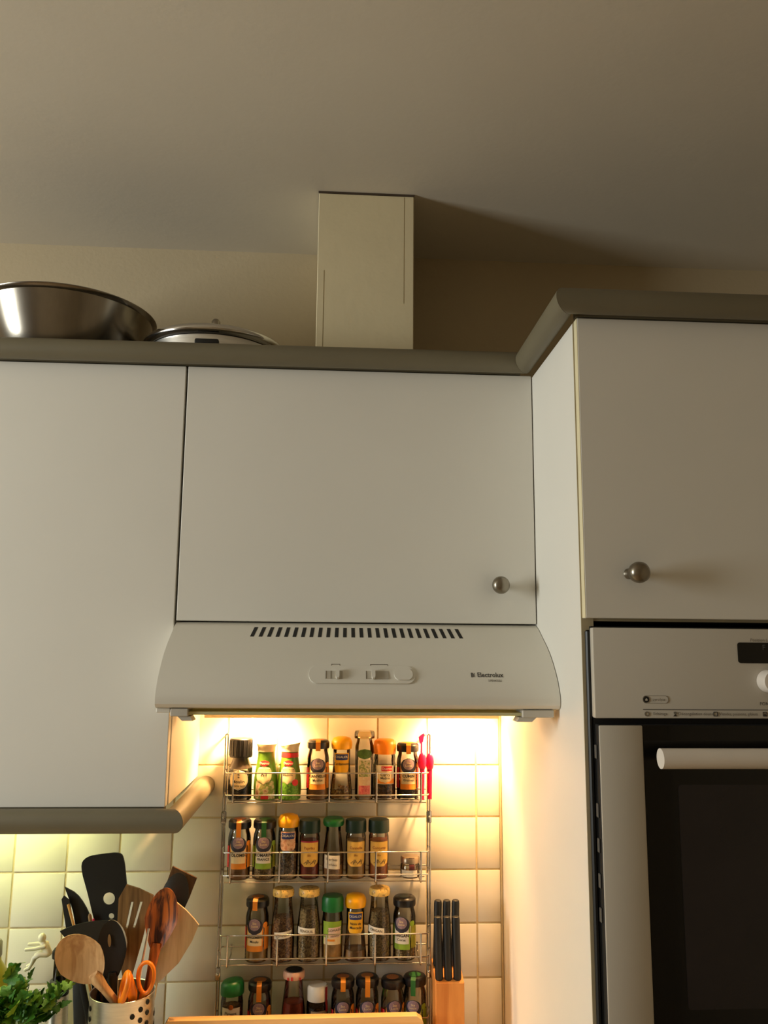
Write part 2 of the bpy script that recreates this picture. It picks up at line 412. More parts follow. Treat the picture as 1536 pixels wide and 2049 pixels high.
# boxed-in exhaust duct
t = thing('duct_boxing', 'cream painted boxed duct rising from the cabinet top to the ceiling', 'duct', (.306, -.125, ZT-.004))
DX0, DX1 = .2163-.306, .3957-.306
obj('casing', box(NB(), (DX0, -.1272, 0), (DX1, .1300, ZC-ZT+.0005), .0012), M_DUCT, t)
obj('seam', box(NB(), (DX0+.0120, -.1276, .002), (DX0+.0128, -.1270, .22)), mat('seam_shadow', (150, 134, 100), .9), t)
obj('seam', box(NB(), (DX1-.0188, -.1276, .16), (DX1-.0182, -.1270, .372)), mat('seam_shadow', (150, 134, 100), .9), t)
obj('top_joint', box(NB(), (DX0-.0008, -.1284, ZC-ZT+.0005), (DX1+.0008, -.1264, ZC-ZT+.0038)), mat('joint_brown', (70, 56, 42), .9), t, label='dark open joint at the ceiling')

# ------------------------------------------------------------------ range hood
t = thing('range_hood', 'white curved range hood with vent slots and slider controls', 'range hood', (.2995, -.16, 1.55))
hb = Vector(t.location)
HP = [(-.010, 1.6945), (-.312, 1.6945), (-.330, 1.6875), (-.3617, 1.6704), (-.383, 1.6590), (-.4017, 1.6468), (-.418, 1.6335), (-.4317, 1.6200), (-.4420, 1.6080), (-.4492, 1.5962), (-.4540, 1.5865), (-.4556, 1.5800), (-.4545, 1.5720), (-.4500, 1.5675), (-.4430, 1.5655), (-.010, 1.5655)]
bm = NB(); pr = [[bm.verts.new(Vector((x, y, z))-hb) for y, z in HP] for x in (.0012, .5978)]
n = len(HP)
for i in range(n): bm.faces.new((pr[0][i], pr[0][(i+1) % n], pr[1][(i+1) % n], pr[1][i]))
bm.faces.new(pr[0][::-1]); bm.faces.new(pr[1])
obj('body', bm, M_HOOD, t, 25)
def hood_pt(x, s, off=0.0):
    """point on the hood's front at height s (world z), lifted by off along its normal"""
    for (y0, z0), (y1, z1) in zip(HP[1:12], HP[2:13]):
        if z1 <= s <= z0:
            k = (z0-s)/(z0-z1); y = y0+(y1-y0)*k
            nn = Vector((0, -(z0-z1), -(y1-y0)*-1)); nn = Vector((0, (z1-z0), (y0-y1))).normalized()
            if nn.y > 0: nn = -nn
            return Vector((x, y, s))+nn*off-hb
    return Vector((x, HP[1][0], s))-hb
def hood_patch(outline, off, depth):
    """solid patch following the hood front, outline in (x, z)"""
    bm = NB()
    a = [bm.verts.new(hood_pt(x, z, off)) for x, z in outline]; b = [bm.verts.new(hood_pt(x, z, off-depth)) for x, z in outline]
    m = len(a)
    for i in range(m): bm.faces.new((a[i], a[(i+1) % m], b[(i+1) % m], b[i]))
    bm.faces.new(a); bm.faces.new(b[::-1])
    return bm
for i in range(26):
    xt = .1330+i*(.4600-.1330)/25; lean = (i-12.5)/12.5
    xb = xt+.0042*lean
    o = [(xt-.0029, 1.6866), (xt+.0029, 1.6866), (xb+.0029, 1.6712), (xb-.0029, 1.6712)]
    obj('vent_slot', hood_patch(o, .0003, .0014), M_DARK, t)
ctl = obj('control_panel', hood_patch(rrect(.2225, 1.6020, .3815, 1.6265, .0122, 6), .0022, .003), M_HOOD, t, 30)
for nm, x0, x1 in (('slot', .2478, .2725), ('slot', .3080, .3415)):
    obj(nm, hood_patch([(x0, 1.6080), (x1, 1.6080), (x1, 1.6190), (x0, 1.6190)], .0026, .0012), mat('slot_shade', (184, 176, 160), .7), ctl)
for x in (.2478, .2553, .3080): obj('slot_mark', hood_patch([(x-.0004, 1.6080), (x+.0004, 1.6080), (x+.0004, 1.6190), (x-.0004, 1.6190)], .0030, .0012), M_INKG, ctl)
for x in (.2652, .3188): obj('slider', hood_patch(rrect(x-.0028, 1.6075, x+.0028, 1.6200, .002, 4), .0075, .007), M_HOOD, ctl, 40)
obj('end_button', hood_patch(rrect(.3500, 1.6068, .3780, 1.6222, .0074, 5), .0036, .003), M_HOOD, ctl, 30)
for a, b in (((.2560, 1.6270), (.2560, 1.6300)), ((.2560, 1.6300), (.2685, 1.6300)), ((.2685, 1.6300), (.2685, 1.6270)), ((.3150, 1.6270), (.3150, 1.6300)), ((.3150, 1.6300), (.3410, 1.6300)), ((.3410, 1.6300), (.3410, 1.6270))):
    obj('printed_line', hood_patch([(min(a[0], b[0])-.0003, min(a[1], b[1])-.0003), (max(a[0], b[0])+.0003, min(a[1], b[1])-.0003), (max(a[0], b[0])+.0003, max(a[1], b[1])+.0003), (min(a[0], b[0])-.0003, max(a[1], b[1])+.0003)], .0003, .0005), M_INKG, t)
obj('lettering', text_bm('Electrolux', .0096, .014, 'LEFT', lambda u, v: hood_pt(.4762+u, 1.6155+v, .0005)), M_INK, t)
obj('lettering', text_bm('SUPER MODELE', .0036, .01, 'LEFT', lambda u, v: hood_pt(.4920+u, 1.6075+v*1.1, .0005), .82), M_INKG, t)
bm = NB()
for o in ([(.4670, 1.6120), (.4684, 1.6120), (.4684, 1.6190), (.4670, 1.6190)], [(.4690, 1.6120), (.4704, 1.6127), (.4704, 1.6183), (.4690, 1.6190)], [(.4708, 1.6150), (.4727, 1.6120), (.4727, 1.6135), (.4716, 1.6155), (.4727, 1.6175), (.4727, 1.6190), (.4708, 1.6160)]):
    a = [bm.verts.new(hood_pt(x, z, .0005)) for x, z in o]; bm.faces.new(a)
obj('emblem', bm, M_INK, t)
vz = obj('visor', box(NB(), Vector((.028, -.442, 1.5560))-hb, Vector((.552, -.05, 1.5605))-hb, .0006), M_GREENGLASS, t, label='yellowish glass edge under the hood front')
obj('lamp_diffuser', box(NB(), Vector((.036, -.2010, 1.5320))-hb, Vector((.556, -.1990, 1.5560))-hb, .0004), milky('diffuser_plastic', (236, 226, 200), .5), t, label='milky diffuser strip in front of the lamps')
for x0, x1, sg in ((.0225, .0480, 1), (.5420, .5900, -1)):
    obj('bracket', box(NB(), Vector((x0, -.4470, 1.5540))-hb, Vector((x1, -.40, 1.5652))-hb, .0012), mat('bracket_plastic', (196, 190, 178), .5), t)
    xa, xb = (x0+.010, x1+.003) if sg > 0 else (x0-.004, x0+.022)
    obj('bracket_clip', prism(NB(), [(xa-hb.x, 1.5540-hb.z), (xb-hb.x, 1.5540-hb.z), (xb+.004-hb.x, 1.5475-hb.z), (xa+.007-hb.x, 1.5475-hb.z)] if sg > 0 else [(xa-hb.x, 1.5540-hb.z), (xb-hb.x, 1.5540-hb.z), (xb-.007-hb.x, 1.5475-hb.z), (xa-.004-hb.x, 1.5475-hb.z)], -.4440-hb.y, -.4150-hb.y), mat('bracket_plastic', (196, 190, 178), .5), t)
obj('end_lip', box(NB(), Vector((.0016, -.4445, 1.5590))-hb, Vector((.0215, -.30, 1.5656))-hb, .001), M_HOOD, t)
LAMP_P = 10.5
for x in (.115, .512):
    lm = obj('lamp_holder', lathe(NB(), [(.026, .0118), (.026, .006), (.021, .004), (.016, .008)], 24, cap=False), M_WHITECAP, t, 40)
    lm.location = Vector((x, -.066, 1.5535))-hb
    obj('bulb', ball(NB(), (0, 0, .0080), .0030), emit('bulb_glow', (1.0, .66, .32), 6.0), lm, 60)
    for nm, kind, pw in (('hood_lamp_beam', 'SPOT', LAMP_P), ('hood_lamp_spill', 'POINT', LAMP_P*.14)):   # reflector bulb: beam towards the tiles, weak spill
        l = bpy.data.lights.new(nm, kind); l.energy = pw; l.color = (1.0, .56, .23); l.shadow_soft_size = .010
        if kind == 'SPOT': l.spot_size = math.radians(128); l.spot_blend = .75
        o = bpy.data.objects.new(nm, l); C.objects.link(o); o.location = (x, -.066, 1.545); o.rotation_euler = (math.radians(20), 0, 0)

# ------------------------------------------------------------------ oven
t = thing('oven', 'built-in white oven with black glass door and white bar handle', 'oven', (.9, -.30, 1.10)); ob = Vector(t.location)
def ov(name, lo, hi, m, bev=.0, parent=None, smooth=0, seg=1): return obj(name, box(NB(), Vector(lo)-ob, Vector(hi)-ob, bev, seg), m, parent or t, smooth)
ov('carcass', (.6170, -.5600, 1.10), (1.1830, -.0100, 1.6860), M_DARK)
ov('side_gap_trim', (.6030, -.5740, 1.10), (.6100, -.5670, 1.6820), M_BLACK, .002)
ov('front_surround', (.6100, -.5740, 1.10), (1.1900, -.5610, 1.6870), M_DARK)
cp = ov('control_panel', (.6079, -.5880, 1.5650), (1.1920, -.5742, 1.6852), M_OVEN, .0022, smooth=40, seg=2)
YP = -.5884
o = [(x-ob.x, z-ob.z) for x, z in rrect(.8085, 1.6390, .9900, 1.6668, .0035)]
dp = obj('display', prism(NB(), o, YP-.0006-ob.y, YP+.001-ob.y), M_OVENBLK, cp)
flat_text('F', .010, .8450-ob.x, YP-.0010-ob.y, 1.6600-ob.z, mat('display_grey', (90, 92, 92), .5), dp, name='lettering')
def pt(txt, size, x, z, m=M_INKG, bold=0.0, al='LEFT', sx=1.0): flat_text(txt, size, x-ob.x, YP-.0002-ob.y, z-ob.z, m, cp, bold, al, sx)
pt('Position à enfourner', .0062, .8270, 1.6700)
pt('FONCTIONS', .0062, .8350, 1.5848, M_INK)
pt('pyrolyse', .0052, .6870, 1.5900)
pt('Eclairage', .0056, .6870, 1.5712); pt('Décongélation douce', .0056, .7215, 1.5712); pt('Viandes, poissons, gibiers', .0056, .7780, 1.5712, sx=.93); pt('Pâtisserie', .0056, .8460, 1.5712)
def pline(x0, z0, x1, z1, m=M_INKG): obj('printed_line', box(NB(), (x0-ob.x, YP-.0003-ob.y, z0-ob.z), (x1-ob.x, YP+.0003-ob.y, z1-ob.z)), m, cp)
pline(.6735, 1.5765, 1.1200, 1.5771, M_INK)
def pring(outl, inn, m):
    f = lambda l: [(x-ob.x, z-ob.z) for x, z in l]
    obj('printed_mark', prism(NB(), f(outl), YP-.0003-ob.y, YP+.0003-ob.y, [f(inn)] if inn else []), m, cp)
pring(circ(.6785, 1.5900, .0041), None, M_INKB); pring([(.6768, 1.5884), (.6802, 1.5884), (.6802, 1.5902), (.6785, 1.5918), (.6768, 1.5902)], None, M_OVEN)
obj('printed_mark', prism(NB(), [(x-ob.x, z-ob.z) for x, z in ((.6770, 1.5884), (.6800, 1.5884), (.6800, 1.5902), (.6785, 1.5917), (.6770, 1.5902))], YP-.0006-ob.y, YP-.0003-ob.y), M_OVEN, cp)
pring(rrect(.6735, 1.5850, .7085, 1.5950, .0045), rrect(.6737, 1.5852, .7083, 1.5948, .0043), M_INKG)
pring(circ(.6785, 1.5710, .0032, 12), circ(.6785, 1.5710, .0022, 12), M_INKG)
pring([(.7145, 1.5680), (.7200, 1.5680), (.7172, 1.5710)], None, M_INK); pring(rrect(.7152, 1.5712, .7192, 1.5740, .001), None, M_INKG)
pring(rrect(.7700, 1.5682, .7760, 1.5742, .0008), rrect(.7709, 1.5691, .7751, 1.5733, .0006), M_INK)
pring(rrect(.8385, 1.5682, .8445, 1.5742, .0008), rrect(.8394, 1.5691, .8436, 1.5733, .0006), M_INK)
pring([(.8400, 1.5694), (.8430, 1.5694), (.8415, 1.5725)], None, M_INK)
kb = obj('dial', lathe(NB(), [(0, 0), (.0155, 0), (.0155, .016), (.0140, .019), (0, .0195)], 32), M_KNOBW, cp, 40); kb.rotation_euler = (PI/2, 0, 0); kb.location = Vector((.8480, YP, 1.6150))-ob
dr = ov('door', (.6115, -.5885, 1.12), (1.1885, -.5742, 1.5568), M_DARK, .001)
ov('frame_strip', (.6118, -.5915, 1.12), (.6708, -.5882, 1.5562), M_OVEN, .0018, dr, 40, 2)
ov('frame_strip', (1.1292, -.5915, 1.12), (1.1882, -.5882, 1.5562), M_OVEN, .0018, dr, 40, 2)
ov('glass_panel', (.6710, -.5900, 1.12), (1.1290, -.5884, 1.5562), M_OVENBLK, .0, dr)
o = [(x-ob.x, z-ob.z) for x, z in rrect(.7160, 1.2050, 1.0840, 1.4800, .004)]
obj('window_pane', prism(NB(), o, -.5906-ob.y, -.5898-ob.y), M_OVENWIN, dr)
hd = obj('handle', tube(NB(), [Vector((.6765, -.634, 1.5190))-ob, Vector((1.1235, -.634, 1.5190))-ob], .0128, 32), M_KNOBW, dr, 40)
for x in (.715, 1.085): obj('handle_post', tube(NB(), [Vector((x, -.626, 1.519))-ob, Vector((x, -.5905, 1.519))-ob], .006, 14), M_BLACK, hd, 40)
for z in (1.530, 1.455, 1.411, 1.367, 1.325):
    ov('side_vent', (.6090, -.5830, z-.030+.012), (.6114, -.5760, z), mat('vent_grey', (82, 78, 72), .6), .0008, dr)

# ------------------------------------------------------------------ on top of the cabinets
t = thing('mixing_bowl', 'large brushed steel mixing bowl on top of the left cabinet', 'bowl', (-.256, -.170, ZT+.004))
obj('bowl', lathe(NB(), [(0, .0), (.085, .0), (.106, .008), (.1150, .028), (.1285, .060), (.1415, .092), (.1555, .128), (.1620, .1315), (.1635, .1345), (.1610, .1365), (.1530, .1345), (.1390, .092), (.1260, .060), (.1120, .030), (.1000, .0105), (0, .004)], 72, cap=False), M_BOWLST, t, 40)
t = thing('cooking_pot', 'low steel pot with rounded lid on top of the cabinet beside the bowl', 'pot', (.0215, -.165, ZT-.004))
obj('pot_body', lathe(NB(), [(0, 0), (.108, 0), (.122, .006), (.1225, .076), (.119, .076), (.119, .008), (0, .005)], 56, cap=False), M_STEEL, t, 40)
lid = obj('lid', lathe(NB(), [(.1210, .0770), (.1300, .0780), (.1340, .0830), (.1335, .0890), (.1280, .0935), (.105, .100), (.060, .108), (0, .112)], 56, cap=False), M_CHROME, t, 50)
obj('lid_knob', lathe(NB(), [(.006, .110), (.006, .132), (.0085, .137), (.0085, .147), (.005, .152), (0, .152)], 16), M_NICKEL, lid, 40)
obj('handle_mount', box(NB(), (-.022+.006, -.133, .0480), (.020+.006, -.120, .0640), .003, 2), M_BLACK, t, 40, label='black handle mount')

# ------------------------------------------------------------------ wire spice rack
SH = [1.3665, 1.2245, 1.0810, .9375]
t = thing('spice_rack', 'chrome wire spice rack with four shelves hung on the tiles', 'rack', (.255, -.0, .93)); rk = Vector(t.location)
WR = .0013
def wire(name, pts, r=WR, parent=None, closed=False, seg=8): return obj(name, tube(NB(), [Vector(p)-rk for p in pts], r, seg, closed), M_CHROME, parent or t, 60)
XL, XR = .0562, .4495
for x in (XL, XR):
    for dx in (-.0024, .0024):
        wire('upright', [(x+dx, -.030, .945), (x+dx, -.030, 1.487)], .0016)
    wire('upright_brace', [(x, -.030, 1.487), (x, -.004, 1.487)], .0016)
    for z in (1.333, 1.0550):
        rv = obj('hinge_plate', box(NB(), Vector((x-.0050, -.0345, z-.011))-rk, Vector((x+.0050, -.0325, z+.011))-rk, .0018, 2), M_CHROME, t, 40)
        obj('rivet', ball(NB(), Vector((x, -.0350, z))-rk, .0026, 10, 6), M_CHROME, rv, 60)
XW = [.0765, .1665, .2560, .3450, .4295]
for s, zf in enumerate(SH):
    zu, zl = zf+.0540, zf+.0140
    sh = wire('shelf_wire', [(XL, -.030, zu), (XL+.006, -.0705, zu), (XL+.0085, -.0755, zu), (XR-.0085, -.0755, zu), (XR-.006, -.0705, zu), (XR, -.030, zu)])
    wire('shelf_wire', [(XL, -.030, zl), (XL+.006, -.0705, zl), (XL+.0085, -.0755, zl), (XR-.0085, -.0755, zl), (XR-.006, -.0705, zl), (XR, -.030, zl)])
    for x in XW: wire('shelf_rib', [(x, -.0782, zu+.0012), (x, -.0782, zf+.006), (x, -.0770, zf+.0018), (x, -.0730, zf), (x, -.014, zf), (x, -.009, zf+.002), (x, -.0075, zf+.008), (x, -.0075, zl+.004)], .00165)
    wire('shelf_wire', [(XL+.003, -.0095, zl), (XR-.003, -.0095, zl)])
    for yy in (-.056, -.026):
        wire('floor_wire', [(XL+.008, yy, zf-.0028), (XR-.008, yy, zf-.0028)])
    for x in (XL, XR): wire('side_wire', [(x, -.030, zl), (x+(.003 if x < .2 else -.003), -.0095, zl)])
FLOOR = [z+.0018 for z in SH]

# ------------------------------------------------------------------ spice jars
def prof_r(prof, z):
    for (r0, z0), (r1, z1) in zip(prof, prof[1:]):
        if z0 <= z <= z1 and z1 > z0: return r0+(r1-r0)*(z-z0)/(z1-z0)
    return prof[-1][0]
class Jar:
    """a jar: outline revolved, with content, lid, labels and lettering that follow its side"""
    def __init__(s, name, label, x, row, prof, glassm=None, y=-.042, rz=0.0, group=None, fill=None, fillm=None, tilt=None, cat='spice jar'):
        s.t = thing(name, label, cat, (x, y, FLOOR[row]), rz, group or 'spice jars on the wire rack'); s.p = prof
        if tilt: s.t.rotation_euler = (tilt[0], tilt[1], rz)
        s.body = obj('glass_body', lathe(NB(), [(0, 0)]+prof, 28, cap=False), glassm or M_GLASS, s.t, 40)
        if fill:
            ip = [(max(.001, r-.0022), z) for r, z in prof if .002 < z < fill]
            zz = [.0035]+[.0035+(fill-.0035)*i/8 for i in range(1, 9)]
            ip = [(max(.001, prof_r(prof, z)-.0020), z) for z in zz]
            obj('contents', lathe(NB(), [(0, .0035)]+ip+[(0, fill+.0015)], 22, cap=False), fillm, s.t, 50)
    def lid(s, prof, m, name='lid', seg=28, smooth=35, label=None, tilt=None):
        o = obj(name, lathe(NB(), prof, seg, cap=True), m, s.t, smooth, label=label)
        if tilt: o.rotation_euler = tilt
        s.lidobj = o
        return o
    def pt(s, u, z, off, a0=0.0):
        r = prof_r(s.p, z)+off; a = -PI/2+a0+u/max(.006, prof_r(s.p, z))
        return Vector((r*math.cos(a), r*math.sin(a), z))
    def patch(s, name, m, z0, z1, half, a0=0.0, off=.0004, parent=None, nz=8, nu=10, label=None, skew=0.0, uc=0.0):
        """label bent round the side; half = half-width or a function of height fraction"""
        hf = half if callable(half) else (lambda k: half)
        bm = NB(); g = []
        for i in range(nz+1):
            k = i/nz; z = z0+(z1-z0)*k; h = max(.0002, hf(k))
            g.append([bm.verts.new(s.pt(uc+h*(2*j/nu-1), z+skew*(h*(2*j/nu-1)), off, a0)) for j in range(nu+1)])
        for i in range(nz):
            for j in range(nu): bm.faces.new((g[i][j], g[i][j+1], g[i+1][j+1], g[i+1][j]))
        return obj(name, bm, m, parent or s.t, 60, label=label)
    def disc(s, name, m, z, r, a0=0.0, off=.0007, parent=None, sx=1.0, uc=0.0):
        return s.patch(name, m, z-r, z+r, lambda k: sx*r*math.sqrt(max(0, 1-(2*k-1)**2)), a0, off, parent, 10, 8, uc=uc)
    def text(s, txt, size, z, m=None, a0=0.0, off=.0010, parent=None, bold=.01, sx=1.0, u0=0.0, skew=0.0):
        bm = text_bm(txt, size, bold, 'CENTER', lambda u, v: s.pt(u+u0, z+v+skew*u, off, a0), sx)
        return obj('lettering', bm, m or M_INKB, parent or s.t)

SP = {'ground': blotch('ground_spice', [(160, 110, 62), (186, 132, 78)], 300),
 'dark': blotch('dark_spice', [(96, 62, 36), (136, 90, 52), (70, 44, 26)], 260, voronoi=True),
 'pepper': blotch('peppercorns', [(104, 78, 52), (150, 118, 82), (70, 50, 34)], 330, voronoi=True),
 'herb': blotch('dried_herb', [(168, 134, 82), (198, 160, 106), (126, 96, 56)], 420, voronoi=True),
 'herb2': blotch('dried_herb_green', [(152, 120, 70), (180, 144, 92), (112, 86, 50)], 500, voronoi=True),
 'shallot': blotch('dried_shallot', [(160, 106, 60), (192, 138, 86), (120, 74, 40)], 380, voronoi=True),
 'ginger': blotch('ground_ginger', [(196, 148, 82), (210, 164, 96)], 200),
 'red': blotch('paprika_powder', [(142, 40, 22), (164, 56, 28)], 260),
 'orange': blotch('turmeric_powder', [(196, 96, 30), (212, 116, 40)], 260),
 'clove': blotch('black_cloves', [(34, 24, 18), (58, 40, 28), (20, 14, 10)], 320, voronoi=True),
 'seeds': blotch('cardamom_seeds', [(206, 160, 88), (226, 186, 112), (150, 104, 50)], 160, voronoi=True)}

def medallion(x, row, title, sub, label, accent, tabm, fillm, fill=.05, h=.107, a0=0.0, tab=True, strip='short', lidtop=None, sidem=None):
    r = .0212
    pr_ = [(r-.002, 0), (r, .002), (r, h-.034), (r-.0012, h-.027), (r-.003, h-.021), (r-.0034, h-.012)]
    j = Jar('spice_jar', label, x, row, pr_, fill=fill, fillm=SP[fillm])
    j.lid([(r-.0028, h-.016), (r-.0004, h-.0155), (r+.0004, h-.012), (r+.0002, h-.004), (r-.0022, h-.0008), (r-.0035, h), (0, h)], M_LIDBLK)
    obj('lid_sticker', lathe(NB(), [(0, h+.0004), (.0115, h+.0004), (.0115, h)], 20, cap=False), lidtop or M_BROWNP, j.lidobj)
    if tab:
        zb = h-.019 if strip == 'short' else h-.030
        bm = NB(); hw = .0045
        pts = [j.pt(0, .001, 0, a0)]
        rr = r+.0010; ang = -PI/2+a0
        line = [(.008, h+.0010), (r-.004, h+.0010), (rr, h-.0030), (rr, h-.0150), (r+.0002, zb)]
        dv = Vector((math.cos(ang), math.sin(ang), 0)); sv = Vector((-math.sin(ang), math.cos(ang), 0))
        g = [[bm.verts.new(dv*q+Vector((0, 0, z))+sv*hw*k) for k in (-1, 1)] for q, z in line]
        for p, q in zip(g, g[1:]): bm.faces.new((p[0], p[1], q[1], q[0]))
        obj('seal_strip', bm, tabm, j.lidobj)
    base = j.patch('paper_label', accent, .020, .0640, .0165, a0, .0004)
    j.patch('label_field', M_CREAMP if accent is not M_LGREEN else M_PAPER, .0300, .0640, .0140, a0, .0007, base)
    j.patch('side_label', sidem or accent, .022, .0600, .0085, a0+1.30, .0004)
    j.patch('side_label', M_RED if accent is M_ORANGE else accent, .022, .0600, .0075, a0-1.28, .0004)
    em = j.patch('emblem', M_NAVY, .0490, .0775, lambda k: .0152*math.sqrt(max(0, 1-(2*k-1)**2*.98)), a0, .0010, base)
    j.disc('emblem_disc', M_MAUVE, .0665, .0098, a0, .0014, em)
    bm = NB()
    n = 20; ri, ro = .0097, .0102
    A = [[bm.verts.new(j.pt(rad*math.cos(2*PI*i/n), .0665+rad*math.sin(2*PI*i/n), .0016, a0)) for i in range(n)] for rad in (ri, ro)]
    for i in range(n): bm.faces.new((A[0][i], A[0][(i+1) % n], A[1][(i+1) % n], A[1][i]))
    obj('emblem_ring', bm, mat('pale_mauve_print', (172, 150, 152), .5), em)
    j.text('Ste', .0058, .0690, M_CREAMP, a0, .0017, em); j.text('Lucie', .0058, .0640, M_CREAMP, a0, .0017, em)
    j.disc('emblem_seal', accent, .0650, .0052, a0+.98, .0012, base)
    ts = .0072 if len(title) <= 7 else (.0066 if len(title) == 8 else .0057)
    j.text(title, ts, .0445, M_INKB, a0, .0011, base, .025)
    if sub: j.text(sub, .0062, .0372, M_INKB, a0, .0011, base, .012)
    return j
def ducros(x, row, title, label, red_band, capt):
    pr_ = [(.0195, 0), (.0218, .002), (.0228, .022), (.0218, .040), (.0185, .062), (.0162, .078), (.0158, .092)]
    j = Jar('spice_bottle', label, x, row, pr_, mat('green_wrap', (88, 130, 36), .4, var=.3, scale=60))
    pic = blotch('garlic_print', [(176, 150, 110), (120, 150, 60), (214, 196, 160), (150, 90, 70)], 90) if not red_band else blotch('basil_print', [(30, 84, 20), (110, 168, 40), (60, 126, 26), (150, 196, 60)], 90)
    p = j.patch('picture_label', pic, .003, .036, lambda k: .022-.004*k, 0, .0004)
    f = j.patch('paper_label', M_CREAMP, .0300, .0640, lambda k: .0150*math.sqrt(max(0, 1-abs(2*k-1)**2.4)), -.12, .0007)
    lg = j.disc('brand_plate', M_RED, .0680, .0052, -.12, .0012, f, 1.8)
    j.text('Ducros', .0058, .0680, M_PAPER, -.12, .0016, lg)
    j.text('Saveur douce', .0042, .0570, M_INK, -.12, .0012, f, 0)
    j.text(title, .0098 if len(title) < 4 else .0076, .0480, M_INKB, -.12, .0012, f, .015)
    if red_band:
        j.patch('neck_band', M_RED, .0780, .0870, .045, 0, .0005, nu=24, nz=2)
        j.disc('badge', M_RED, .0330, .0062, .55, .0012, p)
    else: j.patch('foot_print', M_RED, .003, .012, .007, 0, .0007, p)
    bm = lathe(NB(), [(.0150, .088), (.0168, .0885), (.0168, .0955), (.0195, .1015), (.0192, .1030), (0, .1012)], 28)
    for v in bm.verts:
        if v.co.z > .099: v.co.z += capt*v.co.x
    obj('cap', bm, mat('milky_cap', (222, 206, 172), .4), j.t, 40)
    return j
G1 = 'spice jars on the wire rack'
# --- top shelf
j = Jar('spice_mill', 'pepper mill jar with black grinder top and round white label', .0857, 0, [(.0200, 0), (.0222, .002), (.0225, .004), (.0225, .058), (.0215, .060)], fill=.050, fillm=SP['clove'], cat='spice mill')
j.lid([(.0215, .0575), (.0195, .062), (.0168, .0690), (.0150, .0745), (.0150, .0790)], mat('smoky_collar', (60, 50, 42), .3), 'collar')
o = j.lid([(.0150, .0775), (.0212, .0780), (.0216, .0800), (.0216, .1110), (.0205, .1125), (0, .1125)], M_BLACK, 'grinder_top', 36)
for k in range(9):
    a = -PI/2+(k-4)*.33
    tb = NB(); tube(tb, [(.0216*math.cos(a), .0216*math.sin(a), .081), (.0216*math.cos(a), .0216*math.sin(a), .110)], .0012, 6); obj('grip_rib', tb, M_BLACK, o, 60)
l = j.disc('paper_label', M_PAPER, .0380, .0185, -.05, .0005)
l2 = j.disc('label_ring', M_INK, .0380, .0172, -.05, .0007, l); j.disc('label_field', M_CREAMP, .0380, .0166, -.05, .0009, l)
j.text('Moulin', .0085, .0350, M_INKB, -.05, .0013, l); j.text('poivre noir', .0055, .0275, M_INKB, -.05, .0013, l); j.text('t', .013, .0460, M_INK, -.05, .0013, l)
ducros(.1342, 0, 'Ail', 'green garlic shaker bottle with cream label reading Ail', False, -.03)
ducros(.1794, 0, 'Basilic', 'green basil shaker bottle with red neck band reading Basilic', True, .12)
medallion(.2334, 0, 'CANNELLE', 'Moulue', 'black-lidded jar labelled CANNELLE on the top shelf', M_ORANGE, M_ORANGE, 'ground', .028, .110)
def cigalou(x, row, lines, label, h, fillm, fill, flare=True, picture=False, seal=M_YELLOW):
    if flare: pr_ = [(.0195, 0), (.0215, .002), (.0212, .010), (.0175, .048), (.0166, .062), (.0166, h-.024), (.0140, h-.020)]
    else: pr_ = [(.0175, 0), (.0190, .002), (.0190, h-.034), (.0178, h-.026), (.0165, h-.018)]
    j = Jar('spice_jar', label, x, row, pr_, fill=fill, fillm=SP[fillm])
    j.lid([(.0150, h-.024), (.0192, h-.0230), (.0204, h-.016), (.0200, h-.010), (.0165, h-.0030), (.009, h-.0004), (0, h)], M_YELLOW, smooth=60)
    z0, z1 = (h-.066, h-.030) if not picture else (.052, h-.030)
    lm = blotch('cookie_print', [(200, 120, 80), (226, 186, 150), (140, 70, 40)], 120) if picture else mat('yellow_print', (244, 180, 20), .5)
    l = j.patch('paper_label', lm, z0, z1, lambda k: .0150*(1 if k > .15 else .75+k*1.6))
    bp_ = j.patch('brand_plate', M_BLUE, z1-.013, z1-.002, lambda k: .0125 if .2 < k else .0115, 0, .0008, l)
    j.text('CIGALOU', .0058, z1-.0072, M_PAPER, 0, .0012, bp_, .01)
    for i, tx in enumerate(lines): j.text(tx, .0062, z1-.0200-i*.0068, M_INKB, 0, .0012, l, .015)
    return j
j = cigalou(.2789, 0, ['Cardamome'], 'flared jar with yellow domed lid labelled Cardamome, pods at the bottom', .1165, 'seeds', .0095)
sm = mesh_of('seed_pod', ball(NB(), (0, 0, 0), .0042, 8, 6, (1, .75, .7)), SP['seeds'], 60)
for k in range(26):
    a = random.uniform(0, 2*PI); rr = random.uniform(.002, .0145); zz = .0115+random.uniform(0, .011)*(1 if math.cos(a) > -.3 else .3)
    o = obj('seed_pod', sm, None, j.t); o.location = (rr*math.cos(a), rr*math.sin(a), zz); o.rotation_euler = (random.uniform(0, 6), random.uniform(0, 6), random.uniform(0, 6))
j = Jar('spice_bottle', 'tall slim glass jar with clear stopper and green oval label', .3227, 0, [(.0165, 0), (.0180, .002), (.0180, .098), (.0150, .108), (.0142, .114)], fill=.006, fillm=SP['ginger'])
j.lid([(.0140, .112), (.0195, .1135), (.0200, .1160), (.0195, .1240), (.0180, .1270), (0, .1270)], glass('stopper_glass', (236, 226, 200)), 'stopper')
j.disc('oval_label', mat('olive_green_print', (70, 104, 40), .6, var=.3, scale=150), .0850, .0095, 0, .0006, None, 1.6)
l = j.patch('paper_label', M_PAPER, .0080, .0740, .0138)
j.patch('picture_print', blotch('leaf_print', [(232, 216, 180), (120, 140, 60), (224, 206, 168), (88, 112, 44)], 110), .0430, .0730, .0110, 0, .0008, l)
